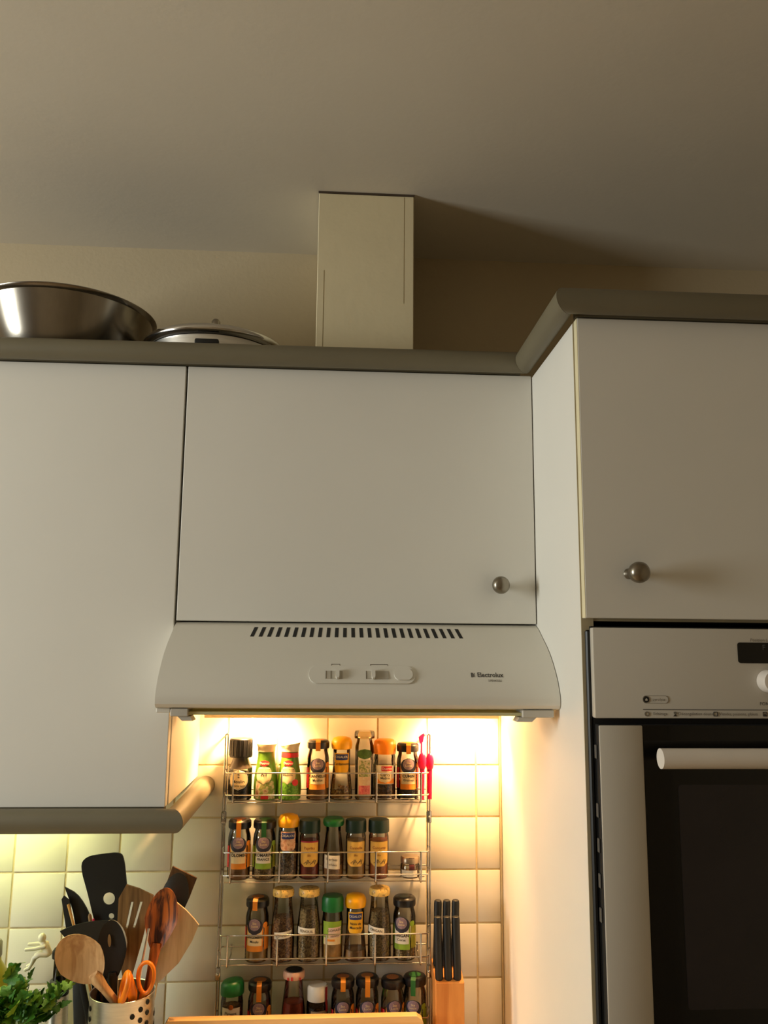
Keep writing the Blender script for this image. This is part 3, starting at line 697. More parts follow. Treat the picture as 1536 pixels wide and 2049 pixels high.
j.patch('picture_print', blotch('berry_print', [(196, 50, 80), (226, 130, 120), (180, 30, 70)], 160), .0100, .0270, .0110, 0, .0008, l)
j.patch('picture_print', blotch('pale_print', [(236, 214, 180), (226, 190, 150), (238, 224, 196)], 110), .0270, .0430, .0110, 0, .0008, l)
pr_ = [(.0195, 0), (.0214, .002), (.0214, .064), (.0200, .070), (.0208, .076), (.0195, .086)]
j = Jar('spice_jar', 'round jar with bright orange cap and red-logo curry label', .3622, 0, pr_, fill=.040, fillm=SP['dark'])
j.lid([(.0190, .084), (.0215, .0845), (.0218, .100), (.0205, .108), (.0150, .1115), (0, .1120)], M_ORCAP, smooth=50)
l = j.patch('paper_label', M_PAPER, .0300, .0640, .0190); l3 = j.patch('label_band', M_ORANGE, .0310, .0400, .0186, 0, .0006, l)
j.disc('label_oval', M_CREAMP, .0440, .0115, 0, .0008, l, 1.3)
b_ = j.patch('brand_plate', M_RED, .0540, .0630, .0105, .15, .0010, l); j.text('Ducros', .0062, .0585, M_PAPER, .15, .0014, b_)
j.text('Curry', .0076, .0470, M_INKB, 0, .0012, l); j.text('Madras', .0062, .0410, M_INKB, 0, .0012, l)
medallion(.4068, 0, 'CUMIN', 'Graines', 'jar labelled CUMIN beside the pink measuring spoons', M_ORANGE, M_ORANGE, 'clove', .036, .1045, lidtop=M_ORANGE, sidem=M_RED)
# --- second shelf
medallion(.0885, 1, 'COLOMBO', None, 'jar labelled COLOMBO with long orange seal strip, second shelf', M_ORANGE, M_ORANGE, 'ground', .022, .106, strip='long')
medallion(.1353, 1, 'ROMARIN', 'FRANCE', 'jar with green label reading ROMARIN FRANCE, second shelf', M_LGREEN, M_DGREENP, 'herb', .024, .106, lidtop=M_DGREENP, sidem=mat('olive_print', (150, 150, 40), .6), strip='long')
cigalou(.1804, 1, [], 'yellow-lidded jar of brown peppercorns with picture label, second shelf', .1155, 'pepper', .052, False, True)
def greenlid(x, label, tops, fillm, redtop):
    pr_ = [(.0170, 0), (.0190, .002), (.0190, .074), (.0176, .080), (.0172, .086)]
    j = Jar('spice_jar', label, x, 1, pr_, fill=.068, fillm=SP[fillm])
    j.lid([(.0170, .0815), (.0196, .0820), (.0200, .0840), (.0198, .1010), (.0190, .1045), (.0120, .1058), (0, .1058)], M_DGREENC, smooth=40)
    l = j.patch('paper_label', M_GOLD, .0230, .0670, lambda k: .0185 if k > .22 else .0185*math.sqrt(max(0.05, 1-(1-k/.22)**2*.75)), 0, .0005)
    if redtop: j.patch('label_band', mat('crimson_print', (168, 30, 60), .5), .0660, .0685, .0185, 0, .0007, l, 2)
    j.text(tops, .0068, .0560, M_BROWNP, 0, .0010, l); j.text('Bio', .0050, .0430, M_BROWNP, 0, .0010, l)
    bm = NB()
    for k in range(9):
        a = -.010+k*.0025; tube(bm, [j.pt(a, .0290+.002*math.sin(k*2.1), .0009), j.pt(a+.002, .0330-.003*math.cos(k*1.3), .0009)], .0005, 4)
    obj('sprig_print', bm, M_INK, l)
    return j
greenlid(.2208, 'bottle-green lidded jar of red powder with yellow label and crimson edge', 'Paprika', 'red', True)
pr_ = [(.0185, 0), (.0200, .002), (.0200, .040), (.0170, .062), (.0140, .085), (.0145, .096)]
j = Jar('spice_bottle', 'clear necked bottle with green cap and handwritten white tag', .2656, 1, pr_, fill=.024, fillm=SP['ground'])
j.lid([(.0150, .0935), (.0188, .0940), (.0202, .0985), (.0196, .1050), (.0170, .1078), (0, .1078)], M_GREENC, smooth=40)
l = j.patch('paper_label', M_PAPER, .0190, .0430, .0158, -.12, .0006, skew=-.06)
j.text('Herbes', .0070, .0360, M_INK, -.12, .0012, l, 0, skew=-.1); j.text('séchées', .0062, .0270, M_INK, -.12, .0012, l, 0, skew=-.1)
greenlid(.3083, 'bottle-green lidded jar with yellow label next to the green-capped bottle', 'Cannelle', 'ginger', False)
greenlid(.3520, 'bottle-green lidded jar of orange powder, rightmost tall jar of second shelf', 'Curcuma', 'orange', False)
pr_ = [(.0165, 0), (.0185, .002), (.0185, .022), (.0160, .027)]
j = Jar('spice_jar', 'tiny round jar with pale lid at the right end of second shelf', .4122, 1, pr_, fill=.009, fillm=SP['herb'])
j.lid([(.0165, .0255), (.0182, .0262), (.0182, .0350), (.0165, .0375), (0, .0380)], mat('pewter_lid', (170, 150, 126), .3, .8))
j.patch('paper_label', M_PAPER, .0030, .0150, .0165, -.2); j.patch('seal_strip', mat('maroon_print', (80, 26, 26), .5), .0160, .0372, .0050, .1, .0012)
# --- third shelf
medallion(.1265, 2, 'GINGEMBRE', 'Moulu', 'jar labelled GINGEMBRE, leftmost of the third shelf', M_ORANGE, M_ORANGE, 'ginger', .026, .110, a0=-.15)
def tallbottle(x, row, text, label, fillm, fill, lidm, tz=.050, skew=0.0, ta=0.0, tag_=True):
    pr_ = [(.0195, 0), (.0218, .002), (.0218, .050), (.0205, .066), (.0175, .090), (.0160, .106), (.0165, .114)]
    j = Jar('spice_bottle', label, x, row, pr_, fill=fill, fillm=SP[fillm])
    j.lid([(.0160, .1120), (.0196, .1125), (.0202, .1150), (.0200, .1215), (.0180, .1248), (0, .1255)], lidm, smooth=40)
    if tag_:
        l = j.patch('paper_label', M_PAPER, tz-.0058, tz+.0058, .0175, ta, .0006, skew=skew)
        j.text(text, .0062, tz, M_INKB, ta, .0012, l, .01, skew=skew, u0=.002)
    return j
tallbottle(.1740, 2, 'ECHALOTE', 'speckled-lid bottle with strip label reading ECHALOTE', 'shallot', .075, M_SPOTLID, .048, .10, .1)
tallbottle(.2222, 2, 'FENOUIL', 'speckled-lid bottle with strip label reading FENOUIL', 'herb', .090, M_SPOTLID, .054, -.05, -.25)
pr_ = [(.0180, 0), (.0196, .002), (.0196, .070), (.0184, .077), (.0180, .088)]
j = Jar('spice_jar', 'jar with green cap and lime label with handwritten GOMASIO tag', .2664, 2, pr_, fill=.034, fillm=SP['ginger'])
j.lid([(.0176, .0850), (.0204, .0856), (.0207, .0880), (.0204, .1060), (.0185, .1110), (0, .1125)], M_GREENC, smooth=40)
l = j.patch('paper_label', M_LGREEN, .0300, .0700, .0190); j.patch('label_field', M_CREAMP, .0300, .0420, .0170, 0, .0006, l); j.patch('label_band', M_ORANGE, .0360, .0395, .0085, -.2, .0009, l)
g = j.patch('handwritten_tag', mat('pinkish_tape', (226, 196, 176), .7), .0420, .0600, .0120, .25, .0009, l, skew=.05); j.text('GOMASIO', .0062, .0550, M_INK, .25, .0014, g, 0, skew=.08); j.text('sésame', .0055, .0455, M_INK, .25, .0014, g, 0, skew=.08)
cigalou(.3094, 2, ['Noix de', 'Muscade'], 'yellow-lidded flared jar labelled Noix de Muscade, third shelf', .1148, 'ground', .018)
tallbottle(.3548, 2, 'ORIGAN', 'speckled-lid bottle with strip label reading ORIGAN', 'herb2', .084, M_SPOTLID, .054, -.12, -.45)
medallion(.4018, 2, 'ORIGAN', 'Corse', 'black-lidded jar with green ORIGAN label, rightmost of third shelf', M_LGREEN, M_DGREENP, 'herb', .030, .1088, a0=-.35, tab=False, lidtop=M_DGREENC, sidem=mat('olive_print', (150, 150, 40), .6))
# --- bottom shelf
pr_ = [(.0185, 0), (.0202, .002), (.0202, .074), (.0190, .082), (.0185, .092)]
j = Jar('spice_jar', 'jar with tilted green domed cap, leftmost of the bottom shelf', .0850, 3, pr_, fill=.066, fillm=SP['dark'])
bm = lathe(NB(), [(.0190, .0860), (.0212, .0866), (.0216, .0900), (.0212, .1030), (.0180, .1085), (.010, .1105), (0, .1110)], 28)
for v in bm.verts: v.co.z += .10*v.co.x*(1 if v.co.z > .095 else .4)
obj('lid', bm, M_GREENC, j.t, 50)
l = j.patch('paper_label', M_PAPER, .0200, .0680, .0175); j.text('Piment', .0076, .0590, M_INKB, 0, .0012, l); j.disc('label_mark', M_OLIVE, .0700, .0045, 0, .0010, l)
medallion(.1352, 3, 'PIMENTS', 'Moulus', 'jar labelled PIMENTS on the bottom shelf', M_ORANGE, M_ORANGE, 'red', .05, .1085, strip='long')
j = tallbottle(.1972, 3, '', 'clear bottle with white lid stained red, bottom shelf', 'red', .072, mat('stained_lid', (220, 170, 140), .45, var=.2), tag_=False)
obj('lid_sticker', lathe(NB(), [(0, .1263), (.0150, .1262), (.0150, .1250)], 20, cap=False), M_INKB, j.lidobj)
for a in (-.5, -.15, .6):
    j.patch('lid_stain', M_RED, .1130, .1200-abs(a)*.004, .0012, a, .0048, j.lidobj, 2, 2)
pr_ = [(.0180, 0), (.0196, .002), (.0196, .068), (.0180, .076)]
j = Jar('spice_jar', 'dark jar with white cap and red stripe on the bottom shelf', .2411, 3, pr_, fill=.064, fillm=SP['clove'])
j.lid([(.0176, .0740), (.0192, .0744), (.0194, .0780), (.0192, .0960), (.0165, .1000), (0, .1000)], M_WHITECAP, smooth=40)
j.patch('cap_stripe', mat('deep_red_print', (140, 24, 30), .5), .0580, .0990, .0028, .95, .0022)
l = j.patch('paper_label', mat('beige_print', (150, 132, 104), .7), .0180, .0600, .0165, .25); j.text('Baies', .0090, .0540, M_PAPER, .25, .0012, l, 0, skew=.1); j.text('Mélange', .0080, .0440, M_PAPER, .25, .0012, l, 0, skew=.1)
medallion(.2880, 3, 'QUATRE', 'ÉPICES', 'jar labelled QUATRE EPICES with short orange seal strip', M_ORANGE, M_ORANGE, 'dark', .05, .1125, sidem=M_ORANGE)
medallion(.3331, 3, 'QUATRE', 'ÉPICES', 'jar labelled QUATRE EPICES with long orange seal strip', M_ORANGE, M_ORANGE, 'dark', .05, .1136, strip='long')
medallion(.3802, 3, 'RAS EL', 'HANOUT', 'jar labelled RAS EL HANOUT on the bottom shelf', M_ORANGE, M_BROWNP, 'ground', .05, .1103, a0=.12, tab=False)
medallion(.4220, 3, 'THYM', 'Feuilles', 'jar with green THYM label, rightmost of the bottom shelf', M_LGREEN, M_DGREENP, 'herb', .05, .1140, a0=-.25, lidtop=M_DGREENP, strip='long')
# --- pink measuring spoons standing at the right end of the top shelf
for x, y, zc, rr, ln, lab in ((.4335, -.058, 1.4390, .0098, 1.0, 'pink plastic measuring spoon nearest the CUMIN jar'), (.4490, -.052, 1.4375, .0096, .9, 'pink plastic measuring spoon at the rack end')):
    t = thing('measuring_spoon', lab, 'measuring spoon', (x, y, FLOOR[0]), 0, 'pink measuring spoons')
    h = zc-FLOOR[0]
    bm = NB(); tube(bm, [(0, 0, .0005), (0, 0, .02), (0, 0, h-.012)], [.0040, .0042, .0050], 10, flat=.5); obj('handle', bm, M_PINK, t, 50)
    obj('cup', ball(NB(), (0, 0, h), rr, 16, 12, (.86, .62, 1.75)), M_PINK, t, 60)
t = tag(obj('pink_scoop', prism(NB(), [(-.0035, -.010), (.003, -.006), (.0055, .010), (.001, .0085), (-.006, .003)], -.002, .002), M_PINK), 'small pink plastic scoop tip behind the measuring spoons', 'scoop', None)
t.location = (.4345, -.036, 1.4800)
bm = NB(); tube(bm, [(0, 0, 0), (0, 0, -.11)], .0018, 6); obj('handle', bm, M_PINK, t, 50)

# ------------------------------------------------------------------ worktop and what stands on it
t = thing('base_cabinet', 'white base cabinet below the worktop', 'cabinet', (-.1, 0, 0))
rbox('body', t, (-.80, -.56, .1), (.598, .0, ZW-.04), M_LAM); rbox('plinth', t, (-.80, -.5, 0), (.598, -.02, .1), M_LAM)
for i in range(2): rbox('door', t, (-.799+i*.699, -.58, .105), (-.104+i*.699, -.561, ZW-.045), M_LAM, .001)
t = obj('worktop', box(NB(), (-.80, -.60, -.0385), (.5985, .0012, 0), .002), M_COUNTER); t.location = (0, 0, ZW); tag(t, 'kitchen worktop under the spice rack', 'worktop')
# knife block with six knives
t = thing('knife_block', 'pine knife block standing right of the spice rack', 'knife block', (.4795, -.068, ZW)); kb_ = Vector(t.location)
bm = NB()
o = [(-.103, ZW), (-.036, ZW), (-.036, 1.0790), (-.103, 1.0600)]
a = [bm.verts.new(Vector((.4535, y, z))-kb_) for y, z in o]; b = [bm.verts.new(Vector((.5055, y, z))-kb_) for y, z in o]
for i in range(4): bm.faces.new((a[i], a[(i+1) % 4], b[(i+1) % 4], b[i]))
bm.faces.new(a[::-1]); bm.faces.new(b)
bmesh.ops.bevel(bm, geom=list(bm.edges), offset=.0012, segments=1, affect='EDGES')
obj('block', bm, M_PINE, t)
kn = 0
for row_, (yy, zb, zt) in enumerate(((-.0925, 1.0600, 1.1685), (-.058, 1.0725, 1.1870))):
    for i, x in enumerate((.4612, .4778, .4945)):
        lean = (-.0018 if row_ == 0 else .0016)
        w_ = .0074
        names = [['front-left', 'front-middle', 'front-right'], ['back-left', 'back-middle', 'back-right']][row_][i]
        kt = thing('knife', 'knife with plain black handle, %s in the pine block' % names, 'knife', (x, yy, zb), 0, 'knives in the block')
        bm = NB(); hh = zt-zb
        prof = [(.0, .0062), (.004, .0074), (hh*.5, .0072), (hh-.006, .0074), (hh-.001, .0066), (hh, .005)]
        tube(bm, [(lean*z/hh*1.5, 0, z+.0012) for z, r in prof], [r for z, r in prof], 14, flat=.95); obj('handle', bm, M_NYLON, kt, 40)
        kn += 1
# wooden board standing on its long edge in front of the rack
t = obj('cutting_board', prism(NB(), [(-.2250, 0), (.2245, 0), (.2245, .1060), (.2215, .1150), (.2120, .1215), (-.2205, .1205), (-.2250, .1150)], -.009, .009), M_BOARD)
t.location = (.2050, -.1210, ZW); tag(t, 'light wooden cutting board standing on edge before the bottom jars', 'cutting board')

# utensil holder (perforated steel cylinder)
HC = Vector((-.0920, -.139, ZW)); HR = .0540; HH = 1.0700-ZW
t = thing('utensil_holder', 'brushed steel utensil holder with round holes, full of cooking tools', 'holder', HC)
NS, NR = 72, 24
bm = NB()
obj('cylinder', lathe(NB(), [(0, .0005), (HR-.001, .0005), (HR, .002), (HR, HH-.002), (HR+.0008, HH-.0005), (HR, HH), (HR-.0012, HH-.001), (HR-.0012, .002), (0, .002)], 64, cap=False), M_STEEL, t, 40)
hm = mesh_of('hole', lathe(NB(), [(0, .0009), (.0040, .0009), (.0042, 0)], 16, cap=False), M_DARK)
for cluster, (a0, zt) in enumerate(((-103, .136), (-43, .158), (20, .136), (-163, .158))):
    for ci in range(3):
        for ri in range(3):
            a = math.radians(a0+(ci-1)*15.5); z = zt-ri*.0165+(.0075*(ci-1) if cluster == 1 else 0)
            o = obj('hole', hm, None, t); o.location = (HR*math.cos(a), HR*math.sin(a), z); o.rotation_euler = (PI/2, 0, a+PI/2)

HB = ZW+.004
def wpt(x, y, z): return Vector((x, y, z))
def frame(c, base, nrm=(0, -1, 0)):
    a = (Vector(c)-Vector(base)).normalized(); n = Vector(nrm); n = (n-a*n.dot(a)).normalized(); b = n.cross(a)
    return a, b, n
def spoon(name, label, c, base, L, W, dep, m, th=.004, egg=.25, nrm=(0, -1, 0), handle_r=.006, cat='spoon', slots=(), dropl=.0, hm_=None):
    """bowl (front hollow, rounded back) plus handle running down into the holder"""
    base = Vector(base); c = Vector(c); t = thing(name, label, cat, base)
    a, b, n = frame(c, base, nrm); o0 = c-base
    bm = NB(); NA, NRr = 28, 6
    def P(rho, th_, back):
        ca, sa = math.cos(th_), math.sin(th_)
        la = L/2*ca; wb = W/2*sa*(1-egg*(-ca if ca < 0 else ca*.15))
        d = dep*(1-rho**2)
        return o0+a*la*rho+b*wb*rho-n*(d+(th if back else 0)*(1-.75*rho**4))
    F = [[bm.verts.new(P(i/NRr, 2*PI*k/NA, False)) for k in range(NA)] for i in range(1, NRr+1)]
    B = [[bm.verts.new(P(i/NRr, 2*PI*k/NA, True)) for k in range(NA)] for i in range(1, NRr+1)]
    cf = bm.verts.new(P(0, 0, False)); cb = bm.verts.new(P(0, 0, True))
    for k in range(NA):
        q = (k+1) % NA
        bm.faces.new((cf, F[0][k], F[0][q])); bm.faces.new((cb, B[0][q], B[0][k]))
        for i in range(NRr-1):
            bm.faces.new((F[i][k], F[i+1][k], F[i+1][q], F[i][q])); bm.faces.new((B[i][q], B[i+1][q], B[i+1][k], B[i][k]))
        bm.faces.new((F[-1][k], B[-1][k], B[-1][q], F[-1][q]))
    obj('bowl', bm, m, t, 50)
    j0 = o0-a*L*.45-n*th*.6
    obj('handle', tube(NB(), [Vector((0, 0, 0)), j0*.5, j0*.85, j0, j0+a*L*.10], [handle_r*.8, handle_r*.9, handle_r*1.05, handle_r*1.45, handle_r*1.1], 14, flat=.6), hm_ or m, t, 50)
    for sl in slots:
        u, v, hw, hl = sl
        obj('slot', prism(NB(), circ(0, 0, 1, 14), -.0006, .0006, to=lambda x, y, z: o0+b*(u+x*hw)+a*(v+z*hl)-n*(dep*.8-y-.0022)), hm_ or M_BROWNW, t)
    return t
def paddle(name, label, outline, y, base, m, th=.004, lean=0.0, holes=(), cat='spatula', handle_r=.0055, hm_=None, curl=0.0, yaw=0.0):
    """flat-bladed tool; outline in world (x, z); blade at depth y, leaning back by lean per metre of height"""
    base = Vector(base); t = thing(name, label, cat, base)
    zs = [z for x, z in outline]; z0 = min(zs); xs = [x for x, z in outline if z < z0+.012]; xm = sum(xs)/len(xs)
    xc = sum(x for x, z in outline)/len(outline)
    def to(x, yy, z): return Vector((x, y+yy+lean*(z-z0)+curl*(x-xc)**2+yaw*(x-xc), z))-base
    obj('blade', prism(NB(), outline, -th/2, th/2, holes, to), m, t, 30)
    e = to(xm, 0, z0+.004)
    obj('handle', tube(NB(), [Vector((0, 0, 0)), e*.5, e*.9, e+Vector((0, 0, .006))], [handle_r, handle_r, handle_r*1.1, handle_r*.7], 12, flat=.7), hm_ or m, t, 50)
    return t
# black turner with two holes (tallest)
paddle('turner', 'tall black nylon turner with two round holes in its blade', smooth_outline([(-.1545, 1.1640), (-.1600, 1.1800), (-.1720, 1.2180), (-.1885, 1.2630), (-.1800, 1.2790), (-.1500, 1.2838), (-.1180, 1.2865), (-.1110, 1.2745), (-.1060, 1.2450), (-.1012, 1.2140), (-.1012, 1.1720), (-.1060, 1.1620)], 2), -.100, (-.092, -.125, HB), M_NYLON, .0035, .02, [circ(-.1337, 1.2079, .0105, 20), circ(-.1276, 1.1786, .0050, 14)])
paddle('knife_shaped_spatula', 'narrow black pointed spatula, leftmost in the holder', [(-.1989, 1.150), (-.2130, 1.2110), (-.2095, 1.2170), (-.1990, 1.2090), (-.1860, 1.150)], -.112, (-.108, -.146, HB), M_NYLON, .003)
paddle('curved_spatula', 'black curved pointed spatula beside the leftmost tool', smooth_outline([(-.1700, 1.150), (-.1860, 1.1560), (-.1960, 1.1960), (-.2120, 1.2300), (-.2100, 1.2290), (-.1900, 1.2190), (-.1740, 1.2000), (-.1600, 1.1740), (-.1540, 1.150)], 1), -.104, (-.104, -.132, HB), M_NYLON, .003)
paddle('ladle_turner', 'wide black angled turner behind the large wooden spoon', smooth_outline([(-.1300, 1.1180), (-.1780, 1.1380), (-.2020, 1.1640), (-.2045, 1.1680), (-.1700, 1.1790), (-.1400, 1.1830), (-.1180, 1.1830), (-.1160, 1.1300)], 1), -.138, (-.098, -.142, HB), M_NYLON, .003, curl=-1.0)
spoon('slotted_spoon', 'black nylon slotted spoon in the middle of the holder', (-.1100, -.158, 1.1400), (-.0905, -.150, HB), .100, .050, .006, M_NYLON, .002, .35, slots=((.004, .016, .0028, .0105),))
spoon('wooden_spoon', 'large beech wooden spoon leaning left at the front of the holder', (-.1510, -.1960, 1.1390), (-.0430, -.150, .990), .0960, .0760, .0110, M_BEECH, .005, .22, nrm=(-.10, -1, .12), handle_r=.0120)
spoon('wooden_spoon', 'smaller wooden spoon standing behind the black slotted spoon', (-.1150, -.138, 1.1430), (-.0880, -.134, HB+.001), .082, .0520, .008, M_PALEW, .004, .2, handle_r=.006)
sl = [[(x-.0022, z), (x+.0022, z), (x+.0022+dx, z+.044), (x-.0022+dx, z+.044)] for x, z, dx in ((-.0985, 1.160, .0075), (-.0860, 1.160, .0110))]
paddle('slotted_spatula', 'brown wooden spatula with long slots behind the spoons', [(-.1010, 1.0800), (-.1150, 1.1400), (-.1150, 1.2100), (-.1030, 1.2330), (-.0800, 1.2260), (-.0540, 1.2140), (-.0600, 1.1900), (-.0700, 1.1400), (-.0850, 1.0800)], -.105, (-.094, -.116, HB), M_BROWNW, .005, 0, sl)
spoon('olive_wood_spoon', 'streaked olive wood spoon with dark hollow, right of the holder', (-.0345, -.132, 1.1800), (-.0780, -.140, HB+.001), .108, .0570, .012, M_OLIVE, .005, .42, nrm=(.05, -1, .2), handle_r=.0065)
paddle('corner_spatula', 'pale wooden corner spatula leaning right behind the olive spoon', [(-.0480, 1.0700), (-.0460, 1.1200), (-.0300, 1.1800), (-.0170, 1.2045), (-.0120, 1.2030), (.0050, 1.1900), (.0200, 1.1750), (.0285, 1.1650), (.0180, 1.1380), (-.0040, 1.1020), (-.0380, 1.0700)], -.1085, (-.0720, -.124, HB), M_PALEW, .0045, 0)
spoon('serving_spoon', 'black oval serving spoon rising behind the olive wood spoon', (-.0205, -.0890, 1.2040), (-.0800, -.114, HB), .088, .0500, -.005, M_NYLON, .003, .3, handle_r=.005)
paddle('wooden_spatula', 'dark wooden square-ended spatula leaning furthest right against the tiles', [(-.0460, 1.1500), (-.0420, 1.2150), (-.0285, 1.2555), (.0165, 1.2345), (.0040, 1.2000), (-.0180, 1.1500)], -.0720, (-.0760, -.118, HB), M_DARKW, .005)
# steel-handled tool, pink brush, wooden stick
t = tag(obj('steel_skewer', tube(NB(), [(0, 0, 0), (.0300, -.001, .1750), (.0440, -.002, .2700)], [.0016, .0026, .0018], 8, flat=.5), M_STEEL, smooth=50), 'thin flat steel stick slanting behind the orange scissors', 'skewer'); t.location = (-.0975, -.136, HB)
t = tag(obj('pink_brush', tube(NB(), [(0, 0, 0), (-.036, .010, .180), (-.0555, .012, .268), (-.0575, .012, .2800)], [.003, .003, .0040, .0015], 10), M_PINK, smooth=50), 'pink-tipped handle peeping out beside the tall black turner', 'utensil'); t.location = (-.0975, -.128, HB)
t = tag(obj('wooden_stick', tube(NB(), [(0, 0, 0), (-.0400, .012, .180), (-.0640, .016, .2820), (-.0645, .016, .2860)], [.0028, .0028, .0034, .0015], 10), M_BROWNW, smooth=50), 'thin brown wooden stick tip left of the pink handle', 'utensil'); t.location = (-.0995, -.124, HB)
t = tag(obj('bamboo_stick', tube(NB(), [(0, 0, 0), (-.052, .010, .18), (-.0985, .020, .3050)], [.0022, .0022, .0024], 8), mat('bamboo', (214, 164, 92), .5), smooth=50), 'light bamboo stick between the two black pointed spatulas', 'utensil'); t.location = (-.1010, -.138, HB)
# scissors, handles up
t = thing('scissors', 'kitchen scissors with two orange plastic loops, blades in the holder', 'scissors', (-.0640, -.160, HB)); sb_ = Vector(t.location)
def loop(c, rx, rz, dirx, r, lean, n=28):
    p = []
    for i in range(n):
        a = 2*PI*i/n; x = rx*math.cos(a)*(1+.18*math.sin(a)); z = rz*math.sin(a)
        p.append(Vector(c)+Vector((x*dirx[0]+lean*z, x*dirx[1], z))-sb_)
    return p
obj('finger_loop', tube(NB(), loop((-.0485, -.166, 1.0990), .0135, .0245, (1, -.15), .0042, .02), .0032, 12, True, 1.25), M_SCISS, t, 60)
obj('finger_loop', tube(NB(), loop((-.0795, -.182, 1.0900), .0125, .0215, (.42, -.95), .0042, .22), .0052, 12, True, 1.1), M_SCISS, t, 60)
obj('shank', tube(NB(), [Vector((-.0735, -.176, 1.1060))-sb_, Vector((-.0690, -.170, 1.0760))-sb_, Vector((-.0655, -.163, 1.04))-sb_], [.0050, .0085, .0050], 12), M_SCISS, t, 60)
obj('shank', tube(NB(), [Vector((-.0520, -.165, 1.0760))-sb_, Vector((-.0600, -.162, 1.04))-sb_], [.0050, .0060], 12), M_SCISS, t, 60)
for dx in (-.003, .003):
    obj('blade', prism(NB(), [(-.004+dx, .15), (.005+dx, .15), (.0025+dx, .002), (0+dx, .0015)], -.0008+dx*.3, .0008+dx*.3), M_STEEL, t)

# seated silicone figure on a black-topped steel mill
t = thing('pepper_mill', 'slim steel pepper mill with black top behind the parsley', 'mill', (-.2050, -.120, ZW)); 
obj('mill_body', lathe(NB(), [(0, 0), (.0190, 0), (.0195, .003), (.0165, .160), (.0160, .1630)], 28), M_STEEL, t, 40)
obj('grip', lathe(NB(), [(.0150, .1630), (.0165, .1640), (.0165, .1860), (.0140, .1880)], 28), M_BLACK, t, 40)
obj('glass_neck', lathe(NB(), [(.0120, .188), (.0115, .2220)], 24), glass('smoky_glass', (150, 150, 130)), t, 40)
obj('cap', lathe(NB(), [(.0120, .2220), (.0150, .2230), (.0155, .2330), (.0120, .2380), (0, .2385)], 24), M_BLACK, t, 40)
t = thing('tea_infuser_figure', 'cream silicone figure of a seated little man with outstretched arms', 'tea infuser', (-.2195, -.1390, 1.1265)); fb = Vector(t.location)
def limb(bm, pts, rs):
    tube(bm, [Vector(p)-fb for p in pts], rs, 10)
    for p, r in ((pts[0], rs[0]), (pts[-1], rs[-1])): ball(bm, Vector(p)-fb, r, 10, 8)
bm = NB()
ball(bm, Vector((-.2330, -.142, 1.1570))-fb, .0068, 14, 10, (1, 1, 1.12))
limb(bm, [(-.2315, -.142, 1.1500), (-.2265, -.142, 1.1425), (-.2205, -.142, 1.1330)], [.0045, .0075, .0062])
for dy, dz in ((-.006, 0), (.006, .004)):
    limb(bm, [(-.2260, -.142+dy, 1.1450+dz*.4), (-.2400, -.143+dy*1.2, 1.1420+dz), (-.2560, -.144+dy*1.2, 1.1410+dz)], [.0034, .0030, .0026])
    limb(bm, [(-.2220, -.142+dy*.6, 1.1310), (-.2330, -.144+dy, 1.1320+dz*.3), (-.2420, -.144+dy, 1.1270+dz*.3), (-.2450, -.144+dy, 1.1180+dz*.5), (-.2490, -.144+dy, 1.1110+dz*.5)], [.0045, .0040, .0038, .0032, .0030])
    limb(bm, [(-.2490, -.144+dy, 1.1110+dz*.5), (-.2545, -.145+dy, 1.1090+dz*.5)], [.0030, .0028])
obj('body', bm, M_SILI, t, 60)
# black slab and yellow-green bottle behind
t = tag(obj('black_board', box(NB(), (-.0105, -.006, 0), (.0105, .006, .164), .003, 2), M_NYLON, smooth=40), 'narrow black plastic board upright left of the utensil holder', 'board'); t.location = (-.1760, -.052, ZW); t.rotation_euler = (0, -.09, 0)
t = thing('dish_soap_bottle', 'yellow-green bottle at the left edge behind the parsley', 'bottle', (-.3330, -.080, ZW))
obj('bottle_body', lathe(NB(), [(0, 0), (.026, 0), (.028, .004), (.028, .165), (.022, .190), (.012, .205), (.011, .214)], 28), mat('yellow_soap', (176, 168, 44), .3, var=.1), t, 50)
obj('cap', lathe(NB(), [(.0115, .212), (.0125, .214), (.0120, .236), (.0090, .240), (0, .241)], 20), mat('grey_cap', (150, 146, 128), .4), t, 40)

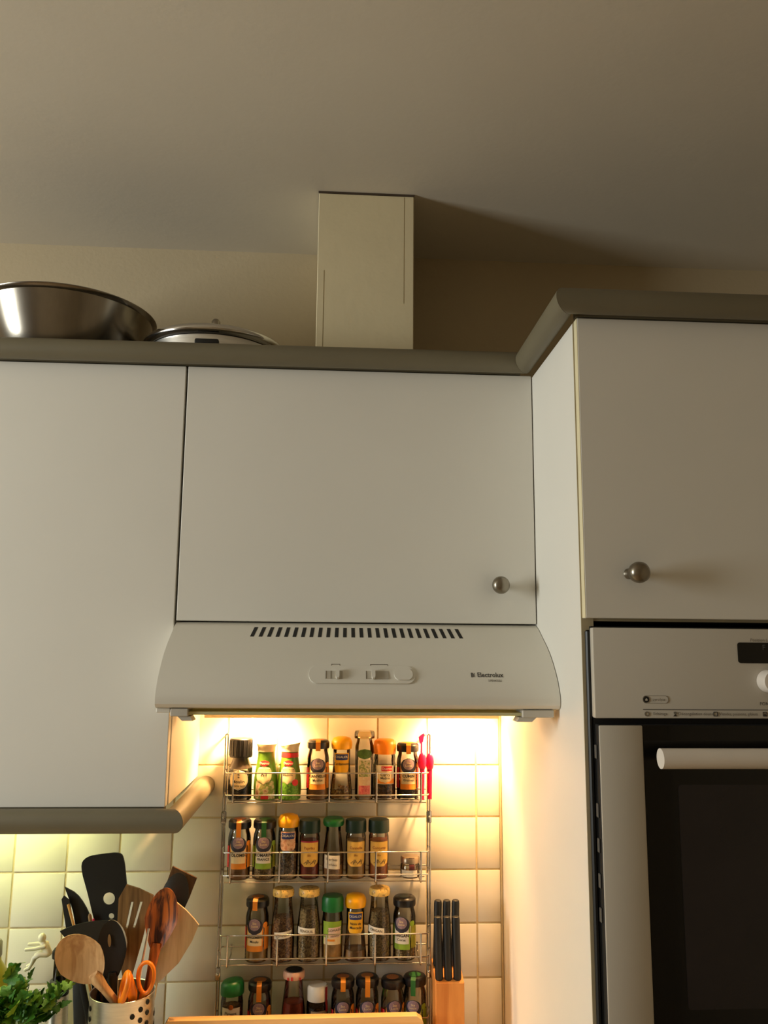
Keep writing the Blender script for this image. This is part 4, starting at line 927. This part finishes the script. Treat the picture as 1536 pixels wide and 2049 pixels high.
# parsley in a glass
t = thing('potted_parsley', 'bunch of fresh green parsley in a glass at the left edge', 'herb plant', (-.2500, -.2080, ZW)); pb = Vector(t.location)
obj('glass_pot', lathe(NB(), [(0, .001), (.030, .001), (.036, .006), (.040, .150), (.0385, .150), (.0345, .010), (0, .006)], 32, cap=False), glass('pot_glass', (205, 215, 200)), t, 40)
obj('water', lathe(NB(), [(0, .0075), (.0335, .0080), (.0365, .090), (0, .090)], 28, cap=False), glass('water_surface', (190, 205, 180), ior=1.33), t, 40)
def leaf_mesh(m, k):
    o = [(0, 0), (.10, .10), (.34, .08), (.46, .20), (.38, .30), (.56, .40), (.52, .54), (.32, .52), (.34, .72), (.20, .76), (.12, .92), (0, .98), (-.12, .92), (-.20, .76), (-.34, .72), (-.32, .52), (-.52, .54), (-.56, .40), (-.38, .30), (-.46, .20), (-.34, .08), (-.10, .10)]
    bm = NB(); c = bm.verts.new((0, .4, .05*k)); v = [bm.verts.new((x, z, .22*abs(x)-.25*(z-.4)**2)) for x, z in o]
    for i in range(len(v)): bm.faces.new((c, v[i], v[(i+1) % len(v)]))
    me = mesh_of('leaf', bm, m, 60)
    return me
LM = [leaf_mesh(M_LEAF, 1), leaf_mesh(M_LEAF2, 1.4), leaf_mesh(M_LEAF, .5)]
rnd = random.Random(11)
stems = [(-0.256, -0.212, 1.133), (-0.242, -0.225, 1.097), (-0.23, -0.2, 1.104), (-0.215, -0.215, 1.082), (-0.2, -0.205, 1.086), (-0.178, -0.2, 1.077), (-0.17, -0.185, 1.092), (-0.275, -0.21, 1.082), (-0.29, -0.205, 1.089), (-0.305, -0.215, 1.072), (-0.265, -0.235, 1.077), (-0.235, -0.24, 1.077), (-0.21, -0.238, 1.07), (-0.248, -0.19, 1.094), (-0.19, -0.225, 1.072), (-0.285, -0.235, 1.062), (-0.224, -0.232, 1.086), (-0.185, -0.19, 1.068)]
for i, sp in enumerate(stems):
    tip = Vector(sp)-pb; b0 = Vector((rnd.uniform(-.012, .012), rnd.uniform(-.012, .012), .012)); rim = Vector((tip.x*.45, tip.y*.45, .150)) if tip.z > .15 else Vector((tip.x*.45, tip.y*.45, .14))
    obj('stem', tube(NB(), [b0, rim, (rim+tip)/2+Vector((0, 0, .006)), tip], [.0014, .0013, .0011, .0007], 6), M_STEM, t, 60)
    for k in range(7):
        f = .35+.65*k/6 if k < 6 else 1.0
        p = rim.lerp(tip, f)+Vector((rnd.gauss(0, .006), rnd.gauss(0, .006), rnd.gauss(.002, .006)))
        o = obj('leaf', LM[rnd.choice((0, 0, 1, 2))], None, t); s_ = rnd.uniform(.018, .031); o.scale = (s_, s_, s_)
        o.location = p; o.rotation_euler = (rnd.uniform(.2, 1.5), rnd.uniform(-.6, .6), rnd.uniform(-2.2, 2.2))
